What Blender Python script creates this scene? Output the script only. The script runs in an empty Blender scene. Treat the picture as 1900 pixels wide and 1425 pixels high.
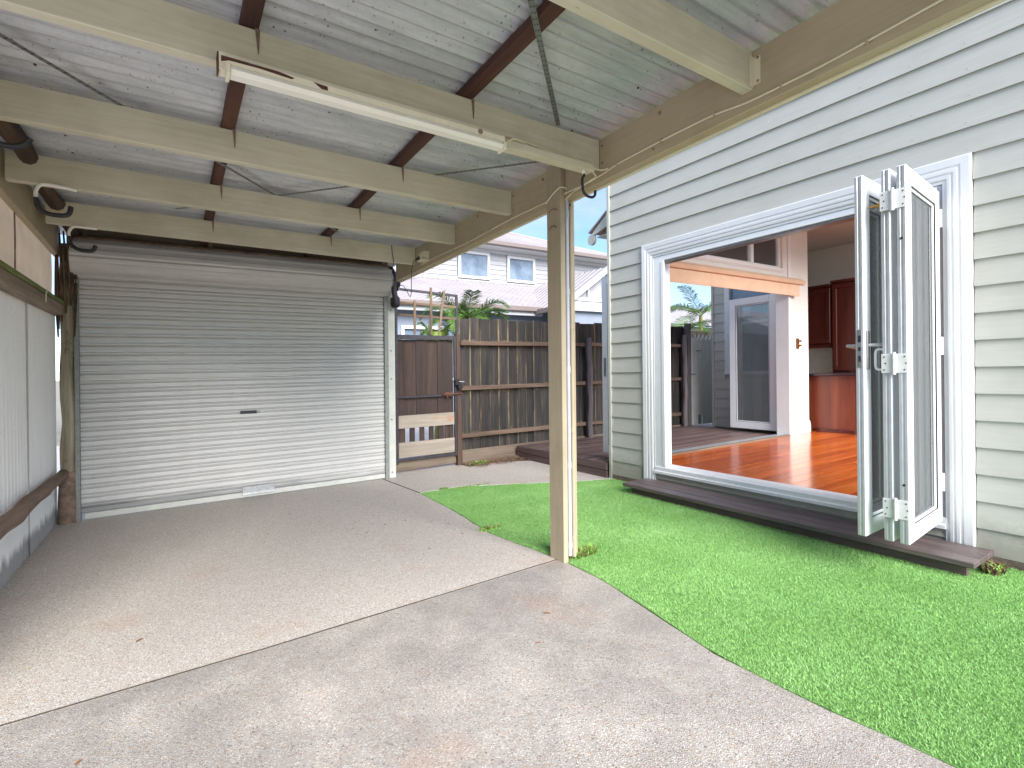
import bpy, math, random
import numpy as np
from mathutils import Vector, Matrix
random.seed(7); np.random.seed(7)
sc = bpy.context.scene
R = math.radians
# ---------------------------------------------------------------- camera
YAW = math.atan2(628, 954.0); ROLL = .0106
F0 = Vector((math.sin(YAW), math.cos(YAW), 0)); R0 = Vector((math.cos(YAW), -math.sin(YAW), 0)); U0 = Vector((0, 0, 1))
RC = math.cos(ROLL)*R0 - math.sin(ROLL)*U0; UC = math.sin(ROLL)*R0 + math.cos(ROLL)*U0
cam = bpy.data.cameras.new('camera'); camo = bpy.data.objects.new('camera', cam); sc.collection.objects.link(camo)
camo.matrix_world = Matrix(((RC.x, UC.x, -F0.x, 0), (RC.y, UC.y, -F0.y, 0), (RC.z, UC.z, -F0.z, 1.1), (0, 0, 0, 1)))
cam.sensor_width = 36; cam.lens = 954/1900*36; cam.shift_y = -15.2/1900; cam.clip_start = .02; cam.clip_end = 5000
sc.camera = camo
# ---------------------------------------------------------------- sky, sun, exposure
SUN_EL, SUN_AZ = R(31), R(-172)      # azimuth clockwise from +Y
w = bpy.data.worlds.new('World'); sc.world = w; w.use_nodes = True
nt = w.node_tree; nt.nodes.clear()
def wn(t, **k):
    n = nt.nodes.new(t)
    for a, b in k.items(): setattr(n, a, b)
    return n
sky = wn('ShaderNodeTexSky', sky_type='NISHITA', sun_disc=False, sun_elevation=SUN_EL, sun_rotation=SUN_AZ)
sky.air_density = .9; sky.dust_density = 0; sky.ozone_density = 5
tc = wn('ShaderNodeTexCoord'); mp = wn('ShaderNodeMapping'); mp.inputs['Scale'].default_value = (1.2, 1.2, 4.0)
no = wn('ShaderNodeTexNoise'); no.inputs['Scale'].default_value = 2.2; no.inputs['Detail'].default_value = 9; no.inputs['Roughness'].default_value = .62
rp = wn('ShaderNodeValToRGB'); rp.color_ramp.elements[0].position = .38; rp.color_ramp.elements[1].position = .72
rp.color_ramp.elements[0].color = (.06, .06, .06, 1); rp.color_ramp.elements[1].color = (.8, .8, .8, 1)
mx = wn('ShaderNodeMix', data_type='RGBA'); bg = wn('ShaderNodeBackground'); ou = wn('ShaderNodeOutputWorld')
mx.inputs[7].default_value = (3.6, 3.8, 4.1, 1)
nt.links.new(tc.outputs['Generated'], mp.inputs[0]); nt.links.new(mp.outputs[0], no.inputs[0]); nt.links.new(no.outputs[0], rp.inputs[0])
nt.links.new(rp.outputs[0], mx.inputs[0]); nt.links.new(sky.outputs[0], mx.inputs[6]); nt.links.new(mx.outputs[2], bg.inputs[0])
nt.links.new(bg.outputs[0], ou.inputs[0]); bg.inputs[1].default_value = .054
sun = bpy.data.lights.new('sun', 'SUN'); sun.energy = 2.0; sun.angle = R(44); sun.color = (1, .965, .92)
suno = bpy.data.objects.new('sun', sun); sc.collection.objects.link(suno)
sd = Vector((math.sin(SUN_AZ)*math.cos(SUN_EL), math.cos(SUN_AZ)*math.cos(SUN_EL), math.sin(SUN_EL)))
suno.rotation_euler = sd.to_track_quat('Z', 'Y').to_euler(); suno.location = (-3, 2, 8)
sc.view_settings.view_transform = 'Standard'; sc.view_settings.look = 'None'; sc.view_settings.gamma = 1
sc.view_settings.use_curve_mapping = False; sc.view_settings.exposure = 2.37
sc.render.engine = 'CYCLES'; sc.cycles.max_bounces = 14; sc.cycles.diffuse_bounces = 8; sc.cycles.glossy_bounces = 5
sc.cycles.transparent_max_bounces = 16; sc.cycles.sample_clamp_indirect = 6; sc.cycles.use_denoising = True

# ---------------------------------------------------------------- geometry helpers
S = .016
def wz(x, y): return S*max(-4., min(16., x))
def cz(x, y): return .0245 + .003*x - .0155*y
def nz(x, y): return 0.
class MB:
    def __init__(s): s.v = []; s.f = []; s.m = []
    def add(s, vs, fs, mi=0):
        b = len(s.v); s.v += [tuple(v) for v in vs]; s.f += [tuple(b+i for i in f) for f in fs]; s.m += [mi]*len(fs); return s
    def box(s, x0, x1, y0, y1, z0, z1, b=0.0, mi=0):
        if x0 > x1: x0, x1 = x1, x0
        if y0 > y1: y0, y1 = y1, y0
        if z0 > z1: z0, z1 = z1, z0
        b = min(b, (x1-x0)*.3, (y1-y0)*.3, (z1-z0)*.3)
        if b <= 0:
            vs = [(x, y, z) for z in (z0, z1) for y in (y0, y1) for x in (x0, x1)]
            return s.add(vs, [(0, 2, 3, 1), (4, 5, 7, 6), (0, 1, 5, 4), (2, 6, 7, 3), (0, 4, 6, 2), (1, 3, 7, 5)], mi)
        vs = []; idx = {}
        P = ((x0, x1), (y0, y1), (z0, z1))
        for i in (0, 1):
            for j in (0, 1):
                for k in (0, 1):
                    c = [P[0][i], P[1][j], P[2][k]]; sg = [1-2*i, 1-2*j, 1-2*k]
                    for a in range(3):      # vertex lying on face normal to axis a
                        p = list(c)
                        for q in range(3):
                            if q != a: p[q] += sg[q]*b
                        idx[(i, j, k, a)] = len(vs); vs.append(tuple(p))
        fs = []
        for a in range(3):
            o = [q for q in range(3) if q != a]
            for e in (0, 1):
                loop = []
                for (u, v) in ((0, 0), (1, 0), (1, 1), (0, 1)):
                    k = [0, 0, 0]; k[a] = e; k[o[0]] = u; k[o[1]] = v
                    loop.append(idx[(k[0], k[1], k[2], a)])
                flip = (a != 1) == (e == 0)
                fs.append(tuple(reversed(loop)) if flip else tuple(loop))
        for a in range(3):          # edges parallel to axis a
            o = [q for q in range(3) if q != a]
            for u in (0, 1):
                for v in (0, 1):
                    k0 = [0, 0, 0]; k0[o[0]] = u; k0[o[1]] = v; k1 = list(k0); k1[a] = 1
                    fs.append((idx[(*k0, o[0])], idx[(*k1, o[0])], idx[(*k1, o[1])], idx[(*k0, o[1])]))
        for i in (0, 1):
            for j in (0, 1):
                for k in (0, 1): fs.append((idx[(i, j, k, 0)], idx[(i, j, k, 1)], idx[(i, j, k, 2)]))
        return s.add(vs, fs, mi)
    def tube(s, pts, r, n=8, smooth=True, sub=5, mi=0, caps=True):
        pts = [Vector(p) for p in pts]
        rr = r if isinstance(r, (list, tuple)) else [r]*len(pts)
        if smooth and len(pts) > 2:
            P = []; Q = []
            for i in range(len(pts)-1):
                a = pts[max(i-1, 0)]; b = pts[i]; c = pts[i+1]; d = pts[min(i+2, len(pts)-1)]
                for k in range(sub):
                    t = k/sub
                    P.append(.5*((2*b)+(c-a)*t+(2*a-5*b+4*c-d)*t*t+(3*b-a-3*c+d)*t**3)); Q.append(rr[i]*(1-t)+rr[i+1]*t)
            P.append(pts[-1]); Q.append(rr[-1]); pts, rr = P, Q
        vs = []; fs = []; ref = None
        for i, p in enumerate(pts):
            t = (pts[min(i+1, len(pts)-1)]-pts[max(i-1, 0)]).normalized()
            if ref is None: ref = Vector((0, 0, 1)) if abs(t.z) < .9 else Vector((1, 0, 0))
            a = t.cross(ref); a = a.normalized() if a.length > 1e-6 else t.orthogonal().normalized(); ref = a.cross(t)
            for k in range(n):
                th = 2*math.pi*k/n; vs.append(p + rr[i]*(math.cos(th)*a + math.sin(th)*ref))
        for i in range(len(pts)-1):
            for k in range(n):
                k2 = (k+1) % n; fs.append((i*n+k, i*n+k2, (i+1)*n+k2, (i+1)*n+k))
        if caps: fs.append(tuple(range(n-1, -1, -1))); fs.append(tuple((len(pts)-1)*n+k for k in range(n)))
        return s.add(vs, fs, mi)
    def cyl(s, c, r, h, axis='z', n=16, mi=0):
        d = {'x': Vector((1, 0, 0)), 'y': Vector((0, 1, 0)), 'z': Vector((0, 0, 1))}[axis]; c = Vector(c)
        return s.tube([c-d*h/2, c+d*h/2], r, n, False, mi=mi)
    def prism(s, poly, z0, z1, mi=0):
        n = len(poly)
        vs = [(x, y, z0) for x, y in poly]+[(x, y, z1) for x, y in poly]
        fs = [tuple(range(n-1, -1, -1)), tuple(range(n, 2*n))]+[(i, (i+1) % n, n+(i+1) % n, n+i) for i in range(n)]
        return s.add(vs, fs, mi)
    def ext(s, prof, axis, a, b, mi=0):      # extrude closed 2-D profile along axis from a to b
        def P(u, v, t): return {'x': (t, u, v), 'y': (u, t, v), 'z': (u, v, t)}[axis]
        n = len(prof); vs = [P(u, v, a) for u, v in prof]+[P(u, v, b) for u, v in prof]
        fs = [tuple(range(n)), tuple(range(2*n-1, n-1, -1))]+[(i, n+i, n+(i+1) % n, (i+1) % n) for i in range(n)]
        return s.add(vs, fs, mi)
    def quad(s, a, b, c, d, mi=0): return s.add([a, b, c, d], [(0, 1, 2, 3)], mi)
def tag(o, label=None, cat=None, group=None, kind=None):
    if label: o['label'] = label
    if cat: o['category'] = cat
    if group: o['group'] = group
    if kind: o['kind'] = kind
    return o
def wloc(o):
    v = Vector(o.location)
    while o.parent: o = o.parent; v += o.location
    return v
def obj(name, mb, mat, parent=None, sh=wz, smooth=False, org=None):
    V = mb.v; n = len(V)
    if org is None:
        xs = [v[0] for v in V]; ys = [v[1] for v in V]; zs = [v[2] for v in V]
        org = ((min(xs)+max(xs))/2, (min(ys)+max(ys))/2, min(zs))
    O = Vector((org[0], org[1], org[2]+sh(org[0], org[1])))
    me = bpy.data.meshes.new(name)
    me.from_pydata([(v[0]-O.x, v[1]-O.y, v[2]+sh(v[0], v[1])-O.z) for v in V], [], mb.f)
    mats = mat if isinstance(mat, (list, tuple)) else [mat]
    for m in mats: me.materials.append(m)
    if len(mats) > 1: me.polygons.foreach_set('material_index', mb.m)
    if smooth: me.polygons.foreach_set('use_smooth', [True]*len(me.polygons))
    import bmesh
    bm = bmesh.new(); bm.from_mesh(me); bmesh.ops.recalc_face_normals(bm, faces=bm.faces); bm.to_mesh(me); bm.free()
    if smooth:
        try: me.set_sharp_from_angle(angle=R(40))
        except Exception: pass
    o = bpy.data.objects.new(name, me); sc.collection.objects.link(o)
    if parent is not None: o.parent = parent; o.location = O - wloc(parent)
    else: o.location = O
    return o
def thing(name, label, cat, loc, group=None, kind=None, sh=wz):
    o = bpy.data.objects.new(name, None); sc.collection.objects.link(o); o.empty_display_size = .1
    o.location = (loc[0], loc[1], loc[2]+sh(loc[0], loc[1])); return tag(o, label, cat, group, kind)
def dup(o, d, parent=None, sh=wz):
    """copy of a piece moved by d (same mesh data), following the site's fall"""
    c = o.copy(); sc.collection.objects.link(c); c.parent = parent if parent else o.parent
    p = wloc(o); dz = sh(p.x+d[0], p.y+d[1])-sh(p.x, p.y)
    c.location = Vector(o.location)+Vector((d[0], d[1], d[2]+dz))
    if parent and parent is not o.parent: c.location = p+Vector((d[0], d[1], d[2]+dz))-wloc(parent)
    return c
# ---------------------------------------------------------------- material helpers
def L(r, g, b):
    f = lambda c: (c/255/12.92) if c/255 <= .04045 else ((c/255+.055)/1.055)**2.4
    return (f(r), f(g), f(b), 1)
class NT:
    def __init__(s, name):
        s.m = bpy.data.materials.new(name); s.m.use_nodes = True; s.t = s.m.node_tree; s.t.nodes.clear()
        s.out = s.n('ShaderNodeOutputMaterial'); s.b = s.n('ShaderNodeBsdfPrincipled'); s.l(s.b.outputs[0], s.out.inputs[0])
    def n(s, t, **k):
        x = s.t.nodes.new(t)
        for a, b in k.items(): setattr(x, a, b)
        return x
    def l(s, a, b): s.t.links.new(a, b)
    def setin(s, node, name, val):
        if hasattr(val, 'links') or hasattr(val, 'is_linked'): s.l(val, node.inputs[name])
        else: node.inputs[name].default_value = val
    def coord(s, scale=(1, 1, 1), rnd=True, off=(0, 0, 0)):
        tc = s.n('ShaderNodeTexCoord'); mp = s.n('ShaderNodeMapping'); mp.inputs['Scale'].default_value = scale
        s.l(tc.outputs['Object'], mp.inputs[0])
        if rnd:
            oi = s.n('ShaderNodeObjectInfo'); ml = s.n('ShaderNodeVectorMath', operation='SCALE')
            cb = s.n('ShaderNodeCombineXYZ'); cb.inputs[0].default_value = 37; cb.inputs[1].default_value = 71; cb.inputs[2].default_value = 53
            s.l(cb.outputs[0], ml.inputs[0]); s.l(oi.outputs['Random'], ml.inputs['Scale']); s.l(ml.outputs[0], mp.inputs['Location'])
        else: mp.inputs['Location'].default_value = off
        return mp.outputs[0]
    def noise(s, vec, scale, detail=5, rough=.55, dist=0):
        x = s.n('ShaderNodeTexNoise'); x.inputs['Scale'].default_value = scale; x.inputs['Detail'].default_value = detail
        x.inputs['Roughness'].default_value = rough; x.inputs['Distortion'].default_value = dist; s.l(vec, x.inputs[0]); return x.outputs[0]
    def voro(s, vec, scale, feature='F1', out=0, rnd=1):
        x = s.n('ShaderNodeTexVoronoi', feature=feature); x.inputs['Scale'].default_value = scale; x.inputs['Randomness'].default_value = rnd
        s.l(vec, x.inputs[0]); return x.outputs[out]
    def ramp(s, v, stops, interp='LINEAR'):
        x = s.n('ShaderNodeValToRGB'); cr = x.color_ramp; cr.interpolation = interp
        while len(cr.elements) < len(stops): cr.elements.new(.5)
        for e, (p, c) in zip(cr.elements, stops):
            e.position = p; e.color = c if hasattr(c, '__len__') else (c, c, c, 1)
        s.l(v, x.inputs[0]); return x.outputs[0]
    def mix(s, f, a, b, mode='MIX'):
        x = s.n('ShaderNodeMix', data_type='RGBA', blend_type=mode)
        for i, v in ((0, f), (6, a), (7, b)):
            if hasattr(v, 'is_linked'): s.l(v, x.inputs[i])
            elif i == 0: x.inputs[0].default_value = v
            else: x.inputs[i].default_value = v if hasattr(v, '__len__') else (v, v, v, 1)
        return x.outputs[2]
    def math(s, op, a, b=0):
        x = s.n('ShaderNodeMath', operation=op)
        for i, v in ((0, a), (1, b)):
            if hasattr(v, 'is_linked'): s.l(v, x.inputs[i])
            else: x.inputs[i].default_value = v
        return x.outputs[0]
    def bump(s, h, strength=.3, dist=.002, nrm=None):
        x = s.n('ShaderNodeBump'); x.inputs['Strength'].default_value = strength; x.inputs['Distance'].default_value = dist
        s.l(h, x.inputs['Height'])
        if nrm is not None: s.l(nrm, x.inputs['Normal'])
        return x.outputs[0]
    def fin(s, col, rough=.6, nrm=None, metal=0, spec=.5):
        s.setin(s.b, 'Base Color', col); s.setin(s.b, 'Roughness', rough); s.setin(s.b, 'Metallic', metal)
        s.b.inputs['Specular IOR Level'].default_value = spec
        if nrm is not None: s.l(nrm, s.b.inputs['Normal'])
        return s.m
AX = {'x': (.06, 1, 1), 'y': (1, .06, 1), 'z': (1, 1, .06)}
def paint(name, c, c2, dirt, axis='y', rough=.5, dirtamt=.45, grain=1., speck=.5):
    """painted timber: brushed grain, chips, dirt"""
    t = NT(name); v = t.coord(AX[axis]); v0 = t.coord()
    g = t.noise(v, 60, 6, .65); big = t.noise(v0, 2.2, 5, .6); fine = t.noise(v0, 45, 4, .7)
    col = t.mix(t.ramp(g, [(.3, 0.), (.7, 1.)]), c, c2)
    col = t.mix(t.math('MULTIPLY', t.ramp(big, [(.45, 0.), (.75, 1.)]), dirtamt), col, dirt)
    v2 = t.coord(tuple(.25+.75*a for a in AX[axis]))
    sp = t.math('MULTIPLY', t.ramp(t.noise(v2, 26, 6, .75), [(.68, 0.), (.74, 1.)]), speck)
    col = t.mix(sp, col, dirt)
    if name == 'weatherboard_paint':
        gp_ = t.n('ShaderNodeNewGeometry'); sz = t.n('ShaderNodeSeparateXYZ'); t.l(gp_.outputs['Position'], sz.inputs[0])
        zz = t.math('ADD', sz.outputs[2], t.math('MULTIPLY', t.noise(v0, 9, 6, .75), -.35))
        col = t.mix(t.math('MULTIPLY', t.ramp(zz, [(-.02, 1.), (.14, 0.)]), .55), col, L(120, 114, 98))
    nrm = t.bump(g, .25*grain, .002); nrm = t.bump(fine, .12, .001, nrm)
    return t.fin(col, t.ramp(big, [(.3, rough-.08), (.8, rough+.2)]), nrm)
def wood(name, a, b, c, axis='z', rough=.75, scale=14, bumps=.6, var=.35, extra=None, sat=None):
    t = NT(name); v = t.coord(AX[axis]); v0 = t.coord()
    g = t.noise(v, scale, 8, .7, .6); g2 = t.noise(v, scale*5, 4, .7); big = t.noise(v0, 3, 4)
    col = t.ramp(g, [(.25, a), (.5, b), (.75, c)])
    col = t.mix(t.math('MULTIPLY', t.ramp(g2, [(.45, 0.), (.7, 1.)]), .35), col, a)
    oi = t.n('ShaderNodeObjectInfo')
    hv = t.n('ShaderNodeHueSaturation'); t.l(col, hv.inputs['Color'])
    t.l(t.math('MULTIPLY_ADD', oi.outputs['Random'], var) if False else t.ramp(oi.outputs['Random'], [(0, 1-var), (1, 1+var)]), hv.inputs['Value'])
    col = hv.outputs[0]
    if extra:      # patchy stain
        ec, lo, hi, sc_ = extra
        col = t.mix(t.ramp(t.noise(t.coord(tuple(.3+.7*q for q in AX[axis])), sc_, 6, .7), [(lo, 0.), (hi, 1.)]), col, ec)
    nrm = t.bump(g, .5*bumps, .004); nrm = t.bump(g2, .4*bumps, .0015, nrm)
    return t.fin(col, rough, nrm)
def plain(name, c, rough=.5, metal=0, var=.12, scale=12, bump=.05, spec=.5):
    t = NT(name); v = t.coord(); n = t.noise(v, scale, 6, .65)
    d = tuple(q*(1-var*2) for q in c[:3])+(1,); h = tuple(min(1, q*(1+var)) for q in c[:3])+(1,)
    return t.fin(t.ramp(n, [(.3, d), (.7, h)]), rough, t.bump(t.noise(v, scale*6, 3), bump, .001), metal, spec)
def glassm(name, tint=(.96, .98, .98, 1), rough=.02, fr=1.55, haze=0.08):
    t = NT(name); t.t.nodes.remove(t.b)
    tr = t.n('ShaderNodeBsdfTransparent'); tr.inputs[0].default_value = tint
    gl = t.n('ShaderNodeBsdfGlossy'); gl.inputs['Roughness'].default_value = rough
    df = t.n('ShaderNodeBsdfDiffuse'); df.inputs[0].default_value = (.75, .78, .8, 1)
    fre = t.n('ShaderNodeFresnel'); fre.inputs[0].default_value = fr
    m1 = t.n('ShaderNodeMixShader'); m2 = t.n('ShaderNodeMixShader')
    drop = t.ramp(t.voro(t.coord(), 120), [(.10, haze*6), (.16, haze)])
    t.l(drop, m1.inputs[0]); t.l(tr.outputs[0], m1.inputs[1]); t.l(df.outputs[0], m1.inputs[2])
    t.l(fre.outputs[0], m2.inputs[0]); t.l(m1.outputs[0], m2.inputs[1]); t.l(gl.outputs[0], m2.inputs[2])
    t.l(m2.outputs[0], t.out.inputs[0]); return t.m
M = {}
M['cream'] = paint('cream_beam_paint', L(216, 210, 190), L(200, 192, 168), L(104, 90, 70), 'x', .5, .3, 2.4, .8)
M['cream_y'] = paint('shaded_cream_paint', L(184, 170, 142), L(174, 159, 130), L(112, 98, 76), 'y', .5, .3, 1.2, .3)  # darker cream: shade on the long beam's side face is put into the colour
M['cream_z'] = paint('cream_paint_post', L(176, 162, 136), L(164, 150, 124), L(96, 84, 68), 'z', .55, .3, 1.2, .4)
M['cream_l'] = paint('pale_cream_paint', L(226, 219, 192), L(218, 209, 180), L(140, 120, 92), 'z', .5, .2, 1, .4)
M['board'] = paint('weatherboard_paint', L(184, 183, 175), L(176, 175, 166), L(140, 138, 124), 'y', .5, .22, .9, .12)
M['board_x'] = paint('weatherboard_paint_x', L(184, 183, 175), L(176, 175, 166), L(140, 138, 124), 'x', .5, .22, .9, .12)
M['white'] = paint('white_trim_paint', L(222, 222, 222), L(216, 216, 217), L(170, 166, 158), 'z', .4, .2, .5, .1)
M['wint'] = plain('interior_wall_paint', L(214, 210, 202), .6, 0, .02, 3, .03)
M['ceil'] = plain('ceiling_paint', L(190, 184, 176), .7, 0, .02, 3, .02)
M['upvc'] = plain('white_door_frame', L(228, 230, 232), .35, 0, .02, 8, .02)
M['alu'] = plain('grey_aluminium', L(186, 189, 192), .35, .55, .06, 18, .05)
M['alud'] = plain('dull_steel', L(140, 142, 144), .4, .7, .12, 30, .08)
M['hinge'] = plain('white_hinge', L(215, 216, 214), .4, .1, .05, 30, .05)
M['hole'] = plain('dark_hole', L(30, 30, 32), .6)
M['black'] = plain('black_rubber', L(42, 42, 46), .55, 0, .2, 40, .3)
M['blackm'] = plain('black_plastic', L(34, 34, 38), .4, 0, .2, 20, .1)
M['steelf'] = plain('dark_painted_steel', L(62, 60, 66), .5, .3, .25, 30, .25)
M['brass'] = plain('brass', L(170, 130, 60), .3, .9)
M['glass'] = glassm('door_glass')
M['wglass'] = plain('window_glass', L(112, 126, 142), .08, 0, .25, 2, 0, .8)
M['pvc'] = plain('grey_conduit', L(176, 176, 184), .4, 0, .06, 10, .04)
M['rust'] = wood('rust_brown_batten', L(40, 26, 22), L(82, 50, 40), L(112, 78, 62), 'y', .8, 9, .9, .15)
M['log'] = wood('weathered_log', L(74, 58, 48), L(134, 112, 96), L(164, 146, 132), 'y', .9, 10, 1.2, .1)
M['bark'] = wood('dark_bark', L(26, 20, 16), L(78, 58, 44), L(130, 106, 84), 'y', .9, 8, 1.5, .1)
M['pale_log'] = wood('peeling_painted_post', L(70, 56, 44), L(170, 158, 134), L(206, 198, 178), 'z', .85, 9, 1.3, .05, (L(70, 52, 38), .58, .66, 7))
M['rail'] = wood('left_rail_timber', L(90, 76, 64), L(150, 132, 114), L(178, 162, 146), 'y', .9, 10, 1., .1)
M['moss'] = wood('mossy_timber_edge', L(70, 78, 40), L(116, 126, 70), L(146, 150, 100), 'y', .95, 16, 1., .1)
def palingm():
    t = NT('dark_stained_paling'); v = t.coord(AX['z']); g = t.noise(v, 16, 8, .75, .6); g2 = t.noise(v, 70, 4, .7)
    col = t.ramp(g, [(.28, L(14, 14, 16)), (.5, L(40, 37, 37)), (.62, L(62, 56, 50)), (.8, L(84, 72, 58))])
    tc = t.n('ShaderNodeTexCoord'); sx = t.n('ShaderNodeSeparateXYZ'); t.l(tc.outputs['Object'], sx.inputs[0])
    ed = t.ramp(t.math('ADD', t.math('ABSOLUTE', sx.outputs[0]), t.math('MULTIPLY', t.noise(t.coord((1, 1, .3)), 16, 5, .7), .040)), [(.080, 0.), (.092, 1.)])
    zz = sx.outputs[2]
    rl = t.math('MULTIPLY', t.ramp(t.math('ADD', t.math('MULTIPLY', t.math('PINGPONG', t.math('ADD', zz, -.19), .28), 3.5), t.math('MULTIPLY', t.noise(t.coord((1, 1, .4)), 12, 5, .7), .5)), [(.30, 1.), (.42, 0.)]), .6)
    m = t.math('MINIMUM', t.math('ADD', ed, rl), 1.); m = t.math('MULTIPLY', m, t.ramp(t.noise(t.coord((1, 1, .2)), 9, 4, .6), [(.38, 0.), (.66, .8)]))
    col = t.mix(m, col, L(142, 124, 90))
    oi = t.n('ShaderNodeObjectInfo'); hv = t.n('ShaderNodeHueSaturation'); t.l(col, hv.inputs['Color']); t.l(t.ramp(oi.outputs['Random'], [(0, .7), (1, 1.35)]), hv.inputs['Value'])
    return t.fin(hv.outputs[0], .85, t.bump(g2, .4, .0015, t.bump(g, .6, .004)))
M['pal'] = palingm()
M['prail'] = wood('fence_rail_timber', L(56, 44, 38), L(92, 74, 62), L(122, 102, 86), 'x', .85, 12, 1., .15)
M['plinth'] = wood('plinth_timber', L(70, 60, 52), L(108, 95, 82), L(138, 122, 106), 'x', .85, 10, 1., .1)
M['gate'] = wood('dark_gate_board', L(34, 25, 24), L(58, 43, 38), L(82, 62, 52), 'z', .75, 12, .8, .22)
M['gateg'] = wood('grey_gate_board', L(110, 100, 90), L(148, 138, 126), L(172, 162, 150), 'x', .8, 11, .8, .08, (L(160, 96, 56), .6, .7, 3))
M['trel'] = wood('trellis_lath', L(76, 64, 50), L(110, 94, 76), L(140, 122, 100), 'z', .8, 14, .8, .12)
M['trelx'] = wood('trellis_lath_x', L(70, 58, 48), L(104, 86, 70), L(134, 114, 94), 'x', .8, 14, .8, .12)
M['postd'] = wood('old_fence_post', L(56, 50, 54), L(96, 88, 92), L(128, 118, 116), 'z', .9, 9, 1.4, .12)
M['postb'] = wood('brown_post', L(48, 35, 30), L(76, 56, 47), L(102, 78, 66), 'z', .8, 12, 1., .1)
M['deck'] = wood('wet_deck_board', L(60, 48, 46), L(98, 80, 76), L(132, 112, 106), 'x', .42, 16, .6, .22)
M['decky'] = wood('deck_fascia', L(54, 42, 42), L(84, 68, 66), L(108, 90, 86), 'y', .5, 16, .6, .1)
M['step'] = wood('step_plank', L(62, 52, 54), L(92, 80, 80), L(124, 108, 104), 'y', .45, 16, .7, .12, (L(210, 200, 180), .72, .76, 12))
M['cab'] = wood('mahogany_cabinet', L(58, 24, 20), L(82, 36, 30), L(104, 48, 38), 'z', .3, 10, .1, .06)
M['cab2'] = wood('redwood_panel', L(92, 42, 28), L(122, 60, 40), L(144, 78, 54), 'z', .35, 8, .1, .05)
M['bench'] = plain('dark_benchtop', L(58, 40, 48), .2)
M['pink'] = plain('peach_blind_fabric', L(214, 182, 154), .75, 0, .05, 6, .1)
M['lamp'] = plain('cream_lamp_housing', L(236, 228, 206), .35, 0, .05, 8, .05)
M['lampw'] = plain('white_diffuser', L(244, 240, 230), .3, 0, .03, 8, .02)
M['switch'] = plain('brown_switch', L(112, 62, 36), .35)
M['nwall'] = plain('blue_grey_render', L(124, 132, 146), .8, 0, .04, 6, .1)
M['nboard'] = plain('grey_cladding', L(150, 150, 155), .6, 0, .04, 8, .05)
M['ntrim'] = plain('neighbour_white_trim', L(186, 186, 188), .5, 0, .03)
M['ngut'] = plain('taupe_gutter', L(118, 106, 102), .4, 0, .05)
M['nconc'] = plain('pale_lane_concrete', L(184, 182, 180), .8, 0, .08, 5, .2)
# --- corrugated iron underside
def iron(name, base, hi, sp, amt, seed, metal=.25, rough=.5, streak='x', lowdirt=False):
    t = NT(name); v0 = t.coord(rnd=False, off=(seed, 0, 0)); vs = t.coord({'x': (.12, 1, 1), 'z': (1, 1, .1), 'y': (1, .12, 1)}[streak], False, (seed, 2, 0))
    n = t.noise(v0, 3, 6, .65); st = t.noise(vs, 22, 6, .7)
    col = t.ramp(st, [(.3, base), (.7, hi)])
    ring = t.voro(v0, 55); thr = t.ramp(t.voro(v0, 55, out=1), [(.0, 0.), (1, 1.)])
    m = t.math('MULTIPLY', t.ramp(ring, [(.16, 1.), (.26, 0.)]), t.ramp(thr, [(.55, 0.), (.7, 1.)]))
    m = t.math('MULTIPLY', m, t.ramp(n, [(.42, 0.), (.58, 1.)])); m = t.math('MULTIPLY', m, amt)
    col = t.mix(m, col, sp)
    if lowdirt:
        gp_ = t.n('ShaderNodeNewGeometry'); sz = t.n('ShaderNodeSeparateXYZ'); t.l(gp_.outputs['Position'], sz.inputs[0])
        zz = t.math('ADD', sz.outputs[2], t.math('MULTIPLY', t.noise(vs, 14, 5, .7), -.16))
        col = t.mix(t.math('MULTIPLY', t.ramp(zz, [(0., 1.), (.06, 0.)]), .75), col, L(112, 112, 112))
    if amt > .8:
        big_ = t.voro(v0, 22); th2 = t.ramp(t.voro(v0, 22, out=1), [(0, 0.), (1, 1.)])
        m3 = t.math('MULTIPLY', t.ramp(big_, [(.10, 0.), (.14, 1.), (.2, .6), (.24, 0.)]), t.ramp(th2, [(.5, 0.), (.6, 1.)]))
        col = t.mix(t.math('MULTIPLY', t.ramp(t.noise(v0, 38, 6, .8), [(.52, 0.), (.72, 1.)]), .28), col, L(128, 130, 135))
        col = t.mix(t.math('MULTIPLY', t.ramp(t.noise(t.coord((.25, 1, 1), False, (2, 5, 0)), 5, 6, .7), [(.5, 0.), (.7, 1.)]), .3), col, L(140, 140, 142))
    fine = t.ramp(t.noise(v0, 130, 3, .8), [(.60, 0.), (.72, 1.)])
    col = t.mix(t.math('MULTIPLY', fine, .35*amt), col, sp)
    return t.fin(col, t.ramp(n, [(.3, rough-.08), (.7, rough+.12)]), t.bump(st, .08, .001), metal)
M['roof'] = iron('galvanised_roof_sheet', L(176, 178, 183), L(214, 215, 220), L(84, 86, 90), 1.0, 3., .22, .45)
M['walliron'] = iron('painted_wall_sheet', L(240, 239, 236), L(248, 247, 244), L(130, 128, 124), .25, 9., .05, .45, 'z', True)
M['slat'] = iron('roller_door_steel', L(188, 187, 184), L(206, 204, 201), L(110, 110, 108), .3, 5., .12, .42, 'x', True)
M['guide'] = plain('galvanised_guide', L(140, 144, 140), .5, .35, .15, 40, .1)
M['jamb'] = plain('pale_jamb_paint', L(196, 197, 190), .5, 0, .06, 8, .05)
def lipmat():
    t = NT('pale_metal_roofing'); return t.fin(t.ramp(t.noise(t.coord(), 2, 4), [(.3, L(152, 146, 150)), (.7, L(164, 158, 161))]), .5)
M['nroof'] = lipmat()
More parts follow.
